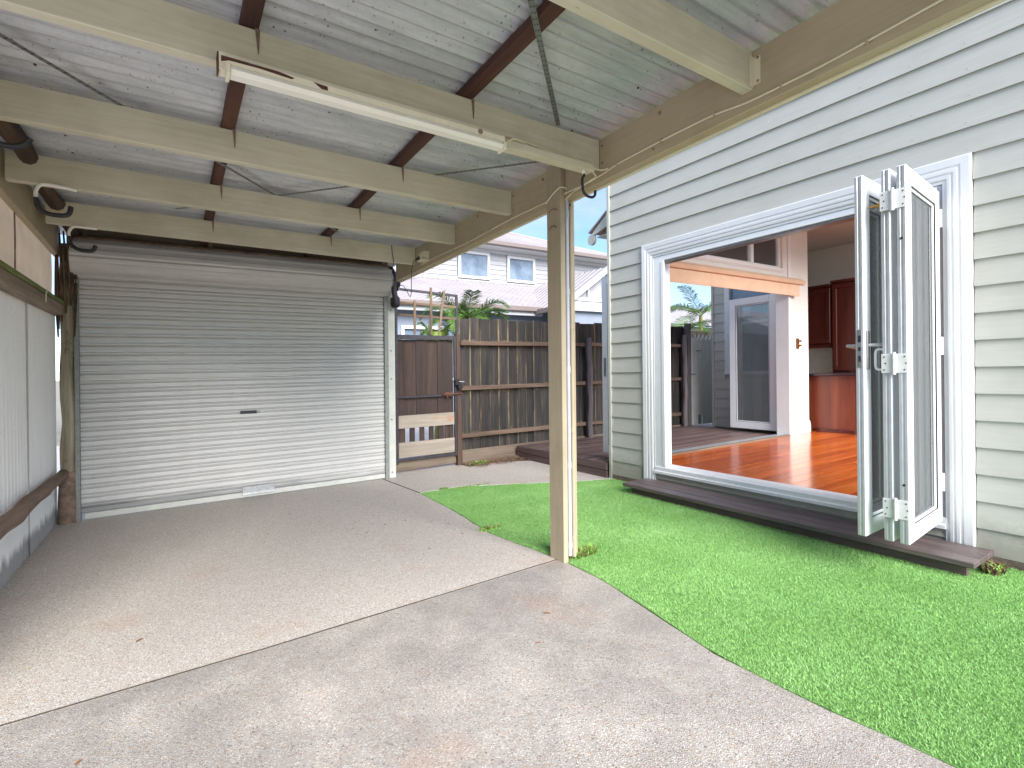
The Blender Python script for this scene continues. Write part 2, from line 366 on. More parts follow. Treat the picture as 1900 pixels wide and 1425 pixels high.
# --- exposed aggregate
def aggregate():
    t = NT('exposed_aggregate'); tc = t.n('ShaderNodeTexCoord'); g = t.n('ShaderNodeNewGeometry'); v = g.outputs['Position']
    cell = t.voro(v, 190, out=1); dist = t.voro(v, 190); cell2 = t.voro(v, 90, out=1); d2 = t.voro(v, 90)
    sep = t.n('ShaderNodeSeparateColor'); t.l(cell, sep.inputs[0])
    stone = t.ramp(sep.outputs[0], [(0, L(138, 128, 120)), (.18, L(194, 180, 164)), (.4, L(218, 210, 200)), (.62, L(204, 198, 192)), (.8, L(240, 236, 230)), (.93, L(176, 132, 98)), (1, L(130, 132, 138))], 'CONSTANT')
    paste = L(186, 178, 170)
    m = t.ramp(dist, [(.32, 1.), (.55, 0.)])
    col = t.mix(m, paste, stone)
    sep2 = t.n('ShaderNodeSeparateColor'); t.l(cell2, sep2.inputs[0])
    m2 = t.math('MULTIPLY', t.ramp(d2, [(.3, 1.), (.4, 0.)]), t.ramp(sep2.outputs[1], [(.72, 0.), (.76, 1.)]))
    col = t.mix(t.math('MULTIPLY', m2, .8), col, t.ramp(sep2.outputs[0], [(0, L(222, 216, 206)), (.5, L(196, 170, 140)), (.8, L(120, 112, 108))], 'CONSTANT'))
    # tyre marks and damp staining on the near slab, tannin patches
    big = t.noise(v, 1.1, 6, .6, .4); mid = t.noise(v, 4.2, 7, .68, .5)
    sx = t.n('ShaderNodeSeparateXYZ'); t.l(v, sx.inputs[0])
    near = t.ramp(t.math('MULTIPLY', t.math('ADD', sx.outputs[1], t.math('MULTIPLY', sx.outputs[0], -.028)), .2), [(.459, 1.), (.461, 0.)])
    damp = t.math('MULTIPLY', t.ramp(t.math('ADD', t.math('MULTIPLY', big, .55), t.math('MULTIPLY', mid, .45)), [(.36, .25), (.66, 1.)]), t.math('MULTIPLY_ADD', near, .55) if False else t.math('ADD', t.math('MULTIPLY', near, .66), .14))
    col = t.mix(damp, col, t.mix(.5, col, L(92, 88, 86)), 'MIX')
    col = t.mix(t.math('MULTIPLY', damp, .55), col, L(88, 84, 82))
    stn = t.math('MULTIPLY', t.ramp(t.noise(v, 7.5, 8, .75, 1.2), [(.62, 0.), (.70, 1.)]), t.math('ADD', t.math('MULTIPLY', near, .35), .12))
    col = t.mix(stn, col, L(92, 82, 78))
    fl = t.math('MULTIPLY', t.ramp(t.noise(v, 60, 3, .6), [(.70, 0.), (.74, 1.)]), .5)
    col = t.mix(fl, col, L(104, 94, 84))
    tan = t.math('MULTIPLY', t.ramp(t.noise(v, 2.3, 4, .5), [(.6, 0.), (.78, 1.)]), .35)
    col = t.mix(tan, col, L(176, 132, 100))
    h = t.math('ADD', t.math('MULTIPLY', m, 1.), t.math('MULTIPLY', mid, .6))
    return t.fin(col, t.mix(damp, .55, .38) if False else t.ramp(damp, [(0, .6), (.7, .34)]), t.bump(h, .45, .0025), 0, .5)
M['agg'] = aggregate()
def turfm(name, a, b, c):
    t = NT(name); g = t.n('ShaderNodeNewGeometry'); at = t.n('ShaderNodeAttribute', attribute_name='tint')
    big = t.noise(g.outputs['Position'], 2.4, 5, .6)
    col = t.ramp(at.outputs['Fac'], [(0, a), (.55, b), (1, c)])
    col = t.mix(t.math('MULTIPLY', t.ramp(big, [(.35, 0.), (.7, 1.)]), .45), col, L(118, 166, 84))
    t.b.inputs['Transmission Weight'].default_value = 0
    return t.fin(col, .7, None, 0, .15)
M['blade'] = turfm('turf_blade', L(120, 164, 92), L(144, 190, 114), L(180, 212, 152))
M['turfbase'] = plain('turf_backing', L(108, 150, 78), .9, 0, .25, 60, .5)
M['soil'] = plain('brown_soil', L(112, 92, 74), .95, 0, .3, 30, 1.)
M['ground'] = plain('dry_ground', L(150, 144, 132), .95, 0, .15, 1.5, .5)
M['leaf'] = plain('dry_leaf_brown', L(150, 96, 52), .7, 0, .3, 20, .2)
M['jdirt'] = plain('joint_dirt', L(84, 74, 64), .95, 0, .3, 40, .6)
M['litter'] = plain('leaf_litter', L(128, 100, 78), .9, 0, .4, 30, .3)
M['weed'] = plain('weed_green', L(138, 178, 78), .6, 0, .25, 8)
M['palm'] = plain('palm_leaflet', L(88, 122, 48), .5, 0, .3, 4)
M['palmy'] = plain('young_palm_leaflet', L(122, 148, 62), .5, 0, .25, 4)
M['stem'] = plain('palm_stem', L(130, 128, 62), .6, 0, .2, 8)
M['twig'] = plain('bare_twig', L(120, 110, 104), .8)
def cloth():
    t = NT('cream_shade_cloth'); t.t.nodes.remove(t.b)
    v = t.coord((1, 1, 1)); wv = t.n('ShaderNodeTexWave', wave_type='BANDS', bands_direction='Z'); wv.inputs['Scale'].default_value = 90; t.l(v, wv.inputs[0])
    col = t.mix(t.ramp(t.noise(v, 5, 5), [(.3, 0.), (.7, 1.)]), L(226, 200, 170), L(238, 216, 190))
    df = t.n('ShaderNodeBsdfDiffuse'); tl = t.n('ShaderNodeBsdfTranslucent'); t.l(col, df.inputs[0]); t.l(col, tl.inputs[0])
    m1 = t.n('ShaderNodeMixShader'); m1.inputs[0].default_value = .62; t.l(df.outputs[0], m1.inputs[1]); t.l(tl.outputs[0], m1.inputs[2])
    t.l(m1.outputs[0], t.out.inputs[0]); return t.m
M['cloth'] = cloth()
def floorm():
    t = NT('polished_red_timber'); v = t.coord(AX['x']); g = t.noise(v, 9, 8, .65, .5); oi = t.n('ShaderNodeObjectInfo')
    col = t.ramp(g, [(.3, L(150, 66, 22)), (.5, L(186, 92, 34)), (.7, L(206, 116, 52))])
    col = t.mix(t.ramp(oi.outputs['Random'], [(0, 0.), (1, .55)]), col, L(130, 52, 20))
    return t.fin(col, .17, t.bump(g, .04, .001))
M['floor'] = floorm()

# ================================================================ GROUND
g = MB(); xs = [-3000, -60, -4, 0, 4, 8, 12, 16, 60, 3000]
for i in range(len(xs)-1):
    g.quad((xs[i], -3000, -.06), (xs[i+1], -3000, -.06), (xs[i+1], 3000, -.06), (xs[i], 3000, -.06))
tag(obj('ground', g, M['ground'], org=(0, 0, -.06)), kind='structure')
def turf_edge(y):
    pts = [(-3, 1.72), (.49, 1.765), (.88, 1.725), (1.22, 1.722), (1.63, 1.80), (1.99, 1.862), (2.30, 1.872), (3.02, 1.79), (3.64, 1.855), (4.43, 1.882)]
    return float(np.interp(y, [p[0] for p in pts], [p[1] for p in pts]))
drive = thing('driveway', 'exposed aggregate concrete driveway under the carport', None, (0, 2, 0), kind='structure')
def edge_poly(y0, y1, n):
    return [(turf_edge(y)-.004+random.uniform(-.004, .004), y) for y in np.linspace(y0, y1, n)]
p1 = [(-.80, -4), (1.72, -4)]+edge_poly(-3, 2.312, 40)+[(1.86, 2.355), (.3, 2.296), (-.80, 2.285)]
obj('slab', MB().prism(p1, -.12, 0), M['agg'], drive)
p2 = [(-.80, 2.290), (.3, 2.301), (1.86, 2.360)]+edge_poly(2.38, 4.43, 26)+[(1.83, 5.14), (1.815, 5.62), (-.80, 5.62)]
obj('slab', MB().prism(p2, -.12, 0), M['agg'], drive)
obj('joint_dirt', MB().prism([(-.80, 2.283), (.3, 2.2945), (1.86, 2.3535), (1.861, 2.3625), (1.2, 2.3365), (.7, 2.3195), (.3, 2.3025), (-.80, 2.292)], -.03, .0012), M['jdirt'], drive)
obj('joint_dirt', MB().prism([(1.815, 5.62), (1.828, 5.14), (1.878, 4.436), (1.891, 4.436), (1.842, 5.14), (1.826, 5.62)], -.03, .0016), M['jdirt'], drive)
p3 = [(1.892, 4.436), (2.05, 4.445), (2.28, 4.433), (2.52, 4.33), (2.75, 4.21), (3.05, 4.04), (3.31, 3.905), (3.60, 3.77), (3.95, 3.72), (3.95, 5.05), (3.62, 5.15), (3.3, 5.34), (2.86, 5.40), (2.86, 5.62), (1.825, 5.62), (1.842, 5.14)]
obj('path', MB().prism(p3, -.12, .001), M['agg'], drive)
lane = MB().prism([(-9, 5.63), (12, 5.63), (12, 11.55), (-9, 11.55)], -.1, -.035)
tag(obj('lane', lane, M['nconc']), kind='structure')
tag(obj('side_path', MB().prism([(-9, -6), (-.82, -6), (-.82, 5.62), (-9, 5.62)], -.1, -.03), M['nconc']), kind='structure')
soil = MB(); nx, ny = 30, 10
for i in range(nx+1):
    for j in range(ny+1):
        x = 2.86+(3.75-2.86)*i/nx; y = 5.2+.26*j/ny
        soil.v.append((x, y-.02+random.uniform(-.006, .006), max(-.02, -.02+.05*j/ny+random.uniform(-.004, .01))))
for i in range(nx):
    for j in range(ny): a = i*(ny+1)+j; soil.f.append((a, a+1, a+ny+2, a+ny+1)); soil.m.append(0)
tag(obj('soil', soil, M['soil'], smooth=True), kind='structure')
# ---- turf
top = [(1.892, 4.42), (2.28, 4.415), (2.75, 4.19), (3.31, 3.885), (3.62, 3.745)]
base = [(turf_edge(y)+.002, y) for y in np.linspace(-2, 4.4, 40)]+top+[(3.66, 3.73), (3.66, -2)]
tag(obj('lawn', MB().prism(base, -.08, -.001), M['turfbase']), kind='structure')
N = 620000
yy = np.random.rand(N)**1.25*5.0-.35; xx = 1.68+np.random.rand(N)*(3.66-1.68)
edge = np.interp(yy, [-3, .49, .88, 1.22, 1.63, 1.99, 2.30, 3.02, 3.64, 4.43], [1.72, 1.765, 1.725, 1.722, 1.80, 1.862, 1.872, 1.79, 1.855, 1.882])
topy = np.interp(xx, [p[0] for p in top], [p[1] for p in top])
k = (xx > edge+.004) & (yy < topy) & ~((xx > 3.36) & (yy > .9) & (yy < 3.28)) & ~((xx > 1.84) & (xx < 1.975) & (yy > 2.28) & (yy < 2.43))
xx = xx[k]; yy = yy[k]; n = len(xx)
def vnoise(x, y, s, seed):
    rs = np.random.RandomState(seed); T = rs.rand(64, 64); X = x*s+100; Y = y*s+100; xi = X.astype(int); yi = Y.astype(int); fx = X-xi; fy = Y-yi
    fx = fx*fx*(3-2*fx); fy = fy*fy*(3-2*fy); a = T[xi % 64, yi % 64]; b = T[(xi+1) % 64, yi % 64]; c = T[xi % 64, (yi+1) % 64]; d = T[(xi+1) % 64, (yi+1) % 64]
    return (a*(1-fx)+b*fx)*(1-fy)+(c*(1-fx)+d*fx)*fy
lean = vnoise(xx, yy, 3, 1)*6.28; patch = vnoise(xx, yy, 5, 2)*.6+vnoise(xx, yy, 17, 3)*.4
hgt = (.0045+.0045*np.random.rand(n))*(.7+.6*patch); ang = np.random.rand(n)*6.283; wd = .0009+.0008*np.random.rand(n)
la = lean+np.random.randn(n)*1.8; ln = hgt*(.35+.7*np.random.rand(n))
edgey = (xx > 3.5) | ((3.36-xx < .03) & (yy > .9) & (yy < 3.28) & (xx < 3.37)); hgt = np.where(edgey, hgt*1.5, hgt)
P = np.zeros((n, 3, 3), np.float32); z0 = S*xx-.001
P[:, 0] = np.stack([xx-wd*np.cos(ang), yy-wd*np.sin(ang), z0], 1); P[:, 1] = np.stack([xx+wd*np.cos(ang), yy+wd*np.sin(ang), z0], 1)
P[:, 2] = np.stack([xx+ln*np.cos(la), yy+ln*np.sin(la), z0+hgt], 1)
me = bpy.data.meshes.new('turf_blades'); me.vertices.add(3*n); me.vertices.foreach_set('co', (P.reshape(-1, 3)).ravel())
me.loops.add(3*n); me.loops.foreach_set('vertex_index', np.arange(3*n, dtype=np.int32)); me.polygons.add(n)
me.polygons.foreach_set('loop_start', np.arange(0, 3*n, 3, dtype=np.int32)); me.polygons.foreach_set('loop_total', np.full(n, 3, np.int32)) if bpy.app.version < (4, 0, 0) else None
me.update(); at = me.attributes.new('tint', 'FLOAT', 'POINT')
tv = np.clip(np.random.rand(n)*.75+.35*(patch-.35), 0, 1); at.data.foreach_set('value', np.repeat(tv, 3).astype(np.float32))
me.materials.append(M['blade']); tb = bpy.data.objects.new('turf_blades', me); sc.collection.objects.link(tb)
tag(tb, 'bright green artificial turf between driveway and house', 'turf', kind='stuff')

# ================================================================ CARPORT
car = thing('carport', 'cream painted timber carport with corrugated iron roof over driveway', 'carport', (1.9, 2.35, 0))
obj('beam', MB().box(1.886, 1.932, 0.02, 4.98, 2.115, 2.338, .003), M['cream_y'], car, cz)
CB = [.28, 1.143, 2.002, 2.842, 3.665, 4.475]
XL = [-.72, -.72, -.72, -.72, -.722, -.692]
for y, xl in zip(CB, XL): obj('cross_beam', MB().box(xl, 1.884, y, y+.045, 2.183, 2.335, .003), M['cream'], car, cz)
obj('side_plate', MB().box(-.775, -.735, .1, 5.33, 2.13, 2.36, .003), M['cream_y'], car, cz)
for x in (.205, 1.07): obj('batten', MB().box(x, x+.058, .12, 5.3, 2.338, 2.378, .003), M['rust'], car, cz)
bl = MB(); pts = [(-.64+.012*math.sin(i*1.7), .1+i*.29, 2.315+.008*math.sin(i*2.3)) for i in range(19)]
bl.tube(pts, [.042+.008*math.sin(i*1.3) for i in range(19)], 9)
obj('log_batten', bl, M['bark'], car, cz, True)
# corrugated roof sheets, each ten corrugations wide, lapping
def corr(u): return .0120*math.cos(2*math.pi*u/.0762)
def sheet_mesh(n_u, wdt):
    return [(-wdt/2+wdt*i/n_u) for i in range(n_u+1)]
pitch = .0762; wd_ = pitch*9; us = [i*pitch/8 for i in range(8*9+5)]
rs = MB()
for i, u in enumerate(us):
    for x in (-.95, .55, 2.06):
        rs.v.append((x, .10+u, 2.389+corr(u)))
for i in range(len(us)-1):
    for j in (0, 1): a = i*3+j; rs.f.append((a, a+1, a+4, a+3)); rs.m.append(0)
nb = len(rs.v); rs.v += [(a, b, c+.0012) for a, b, c in rs.v]; rs.f += [tuple(reversed([q+nb for q in f])) for f in rs.f]; rs.m += [0]*(len(rs.f)//2)
r0 = obj('roof_sheet', rs, M['roof'], car, cz, True)
for i in range(1, 8): dup(r0, (0, wd_*i, .0016*(i % 2)), None, cz)
# post: cream plank, grey conduit, round cream pipe, back plank
pm = MB().box(1.850, 1.884, 2.29, 2.420, -.02, 2.300, .003)
obj('post', pm, M['cream_z'], car, lambda x, y: .0295)
obj('post_back', MB().box(1.950, 1.974, 2.315, 2.45, -.02, 2.13, .003), M['cream_z'], car, lambda x, y: -.0)
obj('post_core', MB().box(1.8855, 1.9485, 2.335, 2.45, -.02, 2.105, .003), M['cream_z'], car, lambda x, y: -.0)
c = MB().tube([(1.902, 2.299, .03), (1.902, 2.299, 2.14)], .0125, 12, False)
for z in (.09, .55, 1.1, 1.55, 2.0): c.cyl((1.902, 2.299, z), .015, .035)
obj('conduit', c, M['pvc'], car, smooth=True)
c = MB().tube([(1.934, 2.301, .02), (1.934, 2.301, 2.05)], .0135, 12, False)
for z in (.12, .75, 1.35): c.cyl((1.934, 2.301, z), .017, .03)
obj('cream_pipe', c, M['cream_z'], car, smooth=True)
c = MB()
for z in (2.03, 1.93): c.tube([(1.847, 2.395, z-.01), (1.843, 2.38, z), (1.843, 2.34, z+.004), (1.848, 2.325, z-.012)], .003, 6)
obj('cleat', c, M['log'], car, smooth=True)
# straps and joist brackets
def strap(p, q, z=2.3355, wdt=.022, holes=True):
    a = Vector((p[0], p[1], z)); b = Vector((q[0], q[1], z)); d = (b-a).normalized(); s_ = Vector((-d.y, d.x, 0))*wdt/2
    m = MB(); nseg = max(1, int((b-a).length/.8))
    m.add([a+s_, b+s_, b-s_, a-s_]+[v+Vector((0, 0, .0012)) for v in (a+s_, b+s_, b-s_, a-s_)], [(0, 1, 2, 3), (7, 6, 5, 4), (0, 4, 5, 1), (1, 5, 6, 2), (2, 6, 7, 3), (3, 7, 4, 0)])
    o = obj('brace_strap', m, M['alud'], car, cz)
    h = MB(); L_ = (b-a).length; k = int(L_/.03)
    for i in range(k):
        for sd_ in (-1, 1):
            c_ = a+d*(.015+i*.03)+s_*.45*sd_+Vector((0, 0, -.0006))
            h.add([c_+Vector((.0035*math.cos(t), .0035*math.sin(t), 0)) for t in [x*math.pi/3 for x in range(6)]], [tuple(range(6))])
    hh = obj('strap_holes', h, M['hole'], o, cz); hh['kind'] = 'stuff'
strap((.25, .62), (1.60, 1.990)); strap((1.84, 2.29), (.02, 4.30)); strap((-.66, 2.32), (1.15, 4.32))
for y in CB[1:]:
    for x, in ((.262,), (1.128,)):
        m = MB(); m.add([(x-.012, y-.0015, 2.338), (x+.004, y-.0015, 2.338), (x, y-.0015, 2.25), (x-.003, y-.0015, 2.25), (x-.012, y-.003, 2.338), (x+.004, y-.003, 2.338), (x, y-.003, 2.25), (x-.003, y-.003, 2.25)], [(0, 1, 2, 3), (4, 5, 6, 7), (0, 1, 5, 4), (1, 2, 6, 5), (3, 0, 4, 7)])
        obj('strap_end', m, M['log'], car, cz)
bm_ = MB()
for y in CB[:5]:
    for dz in (2.21, 2.30): bm_.cyl((1.885, y-.02, dz), .006, .005, 'x', 8)
for y in (.7, 1.6, 2.5, 3.3, 4.1): bm_.cyl((1.885, y, 2.30), .009, .006, 'x', 8).cyl((1.885, y+.04, 2.15), .005, .004, 'x', 8)
bb_ = obj('bolts', bm_, M['log'], car, cz, True); bb_['kind'] = 'stuff'
scw = MB()
for i in range(8):
    for x in (.234, 1.099, -.45, 1.75):
        for q in (1, 5): scw.cyl((x, .12+i*.686+q*.1143, 2.3795), .006, .004, 'z', 6)
ss_ = obj('roof_screws', scw, M['rust'], car, cz); ss_['kind'] = 'stuff'
m = MB(); y = CB[1]
m.box(1.858, 1.8835, y-.003, y-.001, 2.19, 2.31); m.box(1.8835, 1.8858, y-.03, y-.003, 2.20, 2.305)
obj('joist_hanger', m, M['cream_l'], car, cz)
obj('runner', MB().box(1.262, 1.795, 1.947, 2.0, 2.135, 2.172, .002), M['cream'], car, cz)
obj('fascia_strip', MB().box(1.934, 1.950, 0.02, 5.0, 2.108, 2.30, .002), M['cream_l'], car, cz)
# --- cables on the beam
cab = thing('cable', 'thin cream cable clipped along the long carport beam', 'cable', (1.88, 3, 2.1), sh=cz)
pts = [(1.879, 4.33, 2.150)]; y = 4.25
while y > .2:
    pts.append((1.879, y, 2.148+.006*math.sin(y*5)+(.012 if 1.2 < y < 1.9 else 0)+(.03 if y < .9 else 0)*(.9-y)));
    if 2.15 < y < 2.6: pts.pop()
    y -= .14
obj('sheath', MB().tube(pts, .0042, 6), M['cream_l'], cab, cz, True)
cl = MB()
for q in pts[1::2]: cl.box(1.873, 1.886, q[1]-.004, q[1]+.004, q[2]-.008, q[2]+.010, .001)
obj('cable_clip', cl, M['cream_y'], cab, cz)
c2 = thing('cable', 'two loose cream cables from lamp end to post head', 'cable', (1.5, 1.94, 2.15), sh=cz)
obj('sheath', MB().tube([(1.19, 1.995, 2.195), (1.23, 1.985, 2.172), (1.27, 1.95, 2.15)], .0045, 6), M['cream_l'], c2, cz, True)
obj('sheath', MB().tube([(1.19, 1.995, 2.197), (1.3, 1.994, 2.213), (1.45, 1.994, 2.205), (1.65, 1.994, 2.19), (1.80, 1.994, 2.185), (1.86, 1.975, 2.165), (1.875, 1.93, 2.16)], .0042, 6), M['cream_l'], c2, cz, True)
obj('sheath', MB().tube([(1.27, 1.95, 2.16), (1.32, 1.944, 2.182), (1.5, 1.994, 2.176), (1.75, 1.994, 2.174), (1.83, 1.975, 2.13), (1.80, 1.99, 2.10), (1.82, 2.12, 2.10), (1.872, 2.22, 2.12), (1.89, 2.30, 2.115)], .0042, 6), M['cream_l'], c2, cz, True)
obj('sheath', MB().tube([(1.902, 2.299, 2.14), (1.89, 2.28, 2.17), (1.848, 2.29, 2.175), (1.843, 2.36, 2.15), (1.844, 2.42, 2.12)], .0042, 6), M['cream_l'], c2, cz, True)
# --- fluorescent lamp
lp = thing('batten_lamp', 'long cream fluorescent lamp with peeling paint under the carport beam', 'lamp', (.69, 1.96, 2.1), sh=cz)
obj('backboard', MB().box(.135, 1.235, 1.952, 2.001, 2.135, 2.196, .002), M['lamp'], lp, cz)
b_ = MB().ext([(1.951, 2.180), (1.905, 2.165), (1.896, 2.150), (1.896, 2.128), (1.951, 2.128)], 'x', .15, 1.225); obj('housing', b_, M['lamp'], lp, cz)
b_ = MB().ext([(1.945, 2.127), (1.897, 2.127), (1.890, 2.112), (1.899, 2.098), (1.935, 2.098), (1.945, 2.112)], 'x', .165, 1.215); obj('diffuser', b_, M['lampw'], lp, cz)
for x in (.152, 1.217): obj('end_cap', MB().box(x, x+.012, 1.888, 1.950, 2.094, 2.127, .002), M['lamp'], lp, cz)
pc = MB(); y = 1.9505
pc.add([(.137, y, 2.183), (.145, y, 2.175), (.30, y-.003, 2.172), (.355, y-.003, 2.166), (.355, y-.004, 2.158), (.28, y-.003, 2.157), (.22, y-.003, 2.163), (.137, y, 2.160)], [tuple(range(8))])
pc2 = MB().add([(.137, 1.8955, 2.15), (.31, 1.8955, 2.15), (.36, 1.8955, 2.143), (.35, 1.8955, 2.136), (.25, 1.8955, 2.141), (.16, 1.8955, 2.139), (.137, 1.8955, 2.130)], [tuple(range(7))])
pc2.add([(.42, 1.8955, 2.149), (.47, 1.8955, 2.146), (.472, 1.8955, 2.132), (.45, 1.8955, 2.131)], [(0, 1, 2, 3)])
obj('rust_patch', pc2, M['rust'], lp, cz); obj('rust_patch', MB().box(.130, .1345, 1.955, 2.0, 2.13, 2.194, .001), M['rust'], lp, cz)
obj('vent_ring', MB().cyl((1.10, 1.894, 2.142), .011, .004, 'y', 14), M['log'], lp, cz)
# --- hooks
def hook(label, pts, split, r=.012):
    t = thing('storage_hook', label, 'hook', pts[0], 'bike hooks screwed under the carport beams', sh=cz)
    obj('rod', MB().tube(pts[:split+1], .009, 8), M['lampw'], t, cz, True)
    obj('rubber_sleeve', MB().tube(pts[split:], r, 8), M['black'], t, cz, True)
hook('white and black rubber hook below third beam at left wall', [(-.44, 3.69, 2.183), (-.50, 3.65, 2.178), (-.57, 3.62, 2.168), (-.592, 3.61, 2.13), (-.592, 3.60, 2.09), (-.585, 3.60, 2.045), (-.55, 3.60, 2.015), (-.50, 3.60, 2.010), (-.462, 3.60, 2.022), (-.452, 3.60, 2.065)], 4)
hook('white and black rubber hook nearest the roller door', [(-.43, 4.50, 2.183), (-.48, 4.48, 2.178), (-.545, 4.45, 2.168), (-.568, 4.44, 2.13), (-.568, 4.44, 2.10), (-.56, 4.44, 2.05), (-.53, 4.44, 2.02), (-.48, 4.44, 2.012), (-.445, 4.44, 2.02), (-.432, 4.44, 2.055)], 4)
hook('black rubber hook cut off by the left picture edge', [(-.60, 2.83, 2.183), (-.61, 2.81, 2.165), (-.612, 2.80, 2.15), (-.61, 2.80, 2.12), (-.60, 2.80, 2.085), (-.57, 2.80, 2.06), (-.53, 2.80, 2.055), (-.495, 2.80, 2.07), (-.475, 2.80, 2.10)], 2)
hook('thin black open hook hanging below lamp beam beside the post', [(1.742, 1.97, 2.135), (1.742, 1.965, 2.115), (1.735, 1.96, 2.10), (1.722, 1.955, 2.088), (1.722, 1.955, 2.06), (1.728, 1.955, 2.025), (1.75, 1.955, 2.006), (1.785, 1.955, 2.004), (1.805, 1.955, 2.018), (1.808, 1.955, 2.042)], 1, .007)
# --- power point and lead
jb = thing('power_outlet', 'small cream weatherproof power outlet on the long beam', 'power outlet', (1.87, 4.22, 2.12), sh=cz)
m = MB().ext([(1.886, 2.165), (1.845, 2.175), (1.835, 2.19), (1.835, 2.235), (1.886, 2.24)], 'y', 4.17, 4.26)
obj('box', m, M['cream_l'], jb, cz); obj('hood', MB().box(1.815, 1.886, 4.16, 4.27, 2.155, 2.168, .003), M['cream_l'], jb, cz)
obj('plug', MB().cyl((1.845, 4.30, 2.195), .018, .05, 'y'), M['blackm'], jb, cz, True)
ld = thing('power_lead', 'black lead looping from outlet to roller door motor', 'lead', (1.85, 4.4, 2.1), sh=cz)
obj('wire', MB().tube([(1.845, 4.32, 2.195), (1.84, 4.40, 2.19), (1.84, 4.46, 2.10), (1.86, 4.52, 1.93), (1.87, 4.58, 1.90), (1.88, 4.68, 1.97), (1.91, 4.85, 2.05), (1.92, 5.0, 2.08)], .0035, 6), M['blackm'], ld, cz, True)
ld = thing('power_lead', 'thin black cord hanging over last cross beam near motor', 'lead', (1.6, 4.46, 2.2), sh=cz)
obj('wire', MB().tube([(1.655, 4.47, 2.33), (1.66, 4.465, 2.25), (1.67, 4.465, 2.18), (1.74, 4.7, 2.13), (1.86, 5.0, 2.06)], .003, 6), M['blackm'], ld, cz, True)

# ================================================================ ROLLER DOOR
rd = thing('roller_door', 'grey ribbed steel roller door closed at the back of the carport', 'roller door', (.62, 5.3, 0))
def rib(w_):   # one slat profile (y towards camera negative, z)
    return [(.002, .0003), (-.014, .003), (-.016, .008), (-.015, .036), (-.012, .040), (.0, .042), (.0, .0475), (-.009, .0485), (-.013, .054), (-.013, .066), (-.009, .0705), (.0, .0712), (.0, w_-.0003), (.004, w_-.0003), (.004, .0003)]
sp = .0755
prof = [(5.292+a, .055+b) for a, b in rib(sp)]
s0 = obj('door_slat', MB().ext(prof, 'x', -.618, 1.862), M['slat'], rd)
for i in range(1, 25): dup(s0, (0, 0, sp*i))
obj('bottom_rail', MB().box(-.60, 1.855, 5.268, 5.30, .006, .054, .004), M['jamb'], rd)
obj('lift_plate', MB().ext([(5.27, .03), (5.235, .035), (5.24, .05), (5.262, .105), (5.29, .105)], 'x', .515, .785), M['alud'], rd)
lk = obj('lock', MB().box(.505, .640, 5.262, 5.275, .770, .797, .002), M['steelf'], rd)
obj('lock_cylinder', MB().cyl((.683, 5.265, .785), .010, .012, 'y'), M['alu'], lk); obj('lock_knob', MB().box(.620, .66, 5.262, 5.272, .776, .792, .002), M['alud'], lk)
# drum of coiled curtain
dm = MB(); cy, cz_, r_ = 5.285, 2.075, .150; prof = []
na = 64
for i in range(na):
    a = 2*math.pi*i/na; rr_ = r_+(.008 if (i % 6) in (1, 2, 3) else 0); prof.append((cy-rr_*math.cos(a), cz_+rr_*math.sin(a)))
dm.ext(prof, 'x', -.66, 1.915); obj('curtain_roll', dm, M['slat'], rd)
obj('roll_cover', MB().tube([(-.665, 5.262, 2.232), (1.92, 5.262, 2.232)], .022, 12, False), M['log'], rd, smooth=True)
obj('guide_rail', MB().box(-.650, -.618, 5.245, 5.30, 0, 1.96, .003).box(-.66, -.62, 5.225, 5.245, 1.87, 1.90, .002), M['guide'], rd)
obj('guide_rail', MB().box(1.856, 1.898, 5.250, 5.30, 0, 1.955, .003), M['guide'], rd)
m = MB().box(1.899, 1.975, 5.262, 5.33, 0, 1.99, .004)
jm = obj('jamb_post', m, M['jamb'], rd)
for z in (.06, .62, 1.05, 1.35, 1.78): obj('bolt', MB().cyl((1.93, 5.258, z), .008, .01, 'y', 8), M['alud'], jm)
obj('bracket', MB().tube([(1.925, 5.24, 2.22), (1.945, 5.18, 2.12), (1.93, 5.16, 2.0), (1.945, 5.15, 1.88), (1.955, 5.16, 1.82)], [.03, .028, .03, .028, .026], 8), M['steelf'], rd, smooth=True)
obj('motor', MB().cyl((1.975, 5.27, 2.09), .105, .07, 'x', 22).box(1.92, 2.0, 5.15, 5.25, 1.80, 1.92, .02), M['blackm'], rd, smooth=True)
obj('motor_lamp', MB().cyl((1.955, 5.145, 1.83), .012, .01, 'y', 12), M['lampw'], rd)
obj('chain', MB().tube([(2.0, 5.2, 2.12), (2.0, 5.2, 2.05), (2.0, 5.2, 1.98)], .006, 6), M['alu'], rd)
obj('header', MB().box(-.70, 1.93, 5.335, 5.37, 2.20, 2.36, .004), M['plinth'], rd)
for x in (-.60, .27, 1.08, 1.87): obj('header_block', MB().box(x, x+.03, 5.318, 5.334, 2.24, 2.34, .002), M['log'], rd)
# post at left of the door
lpst = thing('gate_post', 'rough round timber post with flaking cream paint left of roller door', 'post', (-.70, 5.28, 0))
pts = [(-.690+.006*math.sin(i*1.9), 5.285, -.02+i*.2) for i in range(12)]
obj('shaft', MB().tube(pts, [.052-.0006*i+.003*math.sin(i*2.7) for i in range(12)], 12), M['pale_log'], lpst, smooth=True)
obj('stub', MB().tube([(-.70, 5.275, -.01), (-.697, 5.275, .2), (-.692, 5.275, .40)], [.066, .062, .055], 10), M['log'], lpst, smooth=True)
bk = MB()
for i in range(9):
    a = i*.5+3.2; bk.tube([(-.690+.055*math.cos(a), 5.285+.055*math.sin(a)-.01, 1.45+.06*i % .3), (-.692+.064*math.cos(a+.2), 5.27+.064*math.sin(a), 1.8+.02*i), (-.70+.05*math.cos(a), 5.26+.05*math.sin(a), 2.22+.015*i)], [.006, .012, .006], 6)
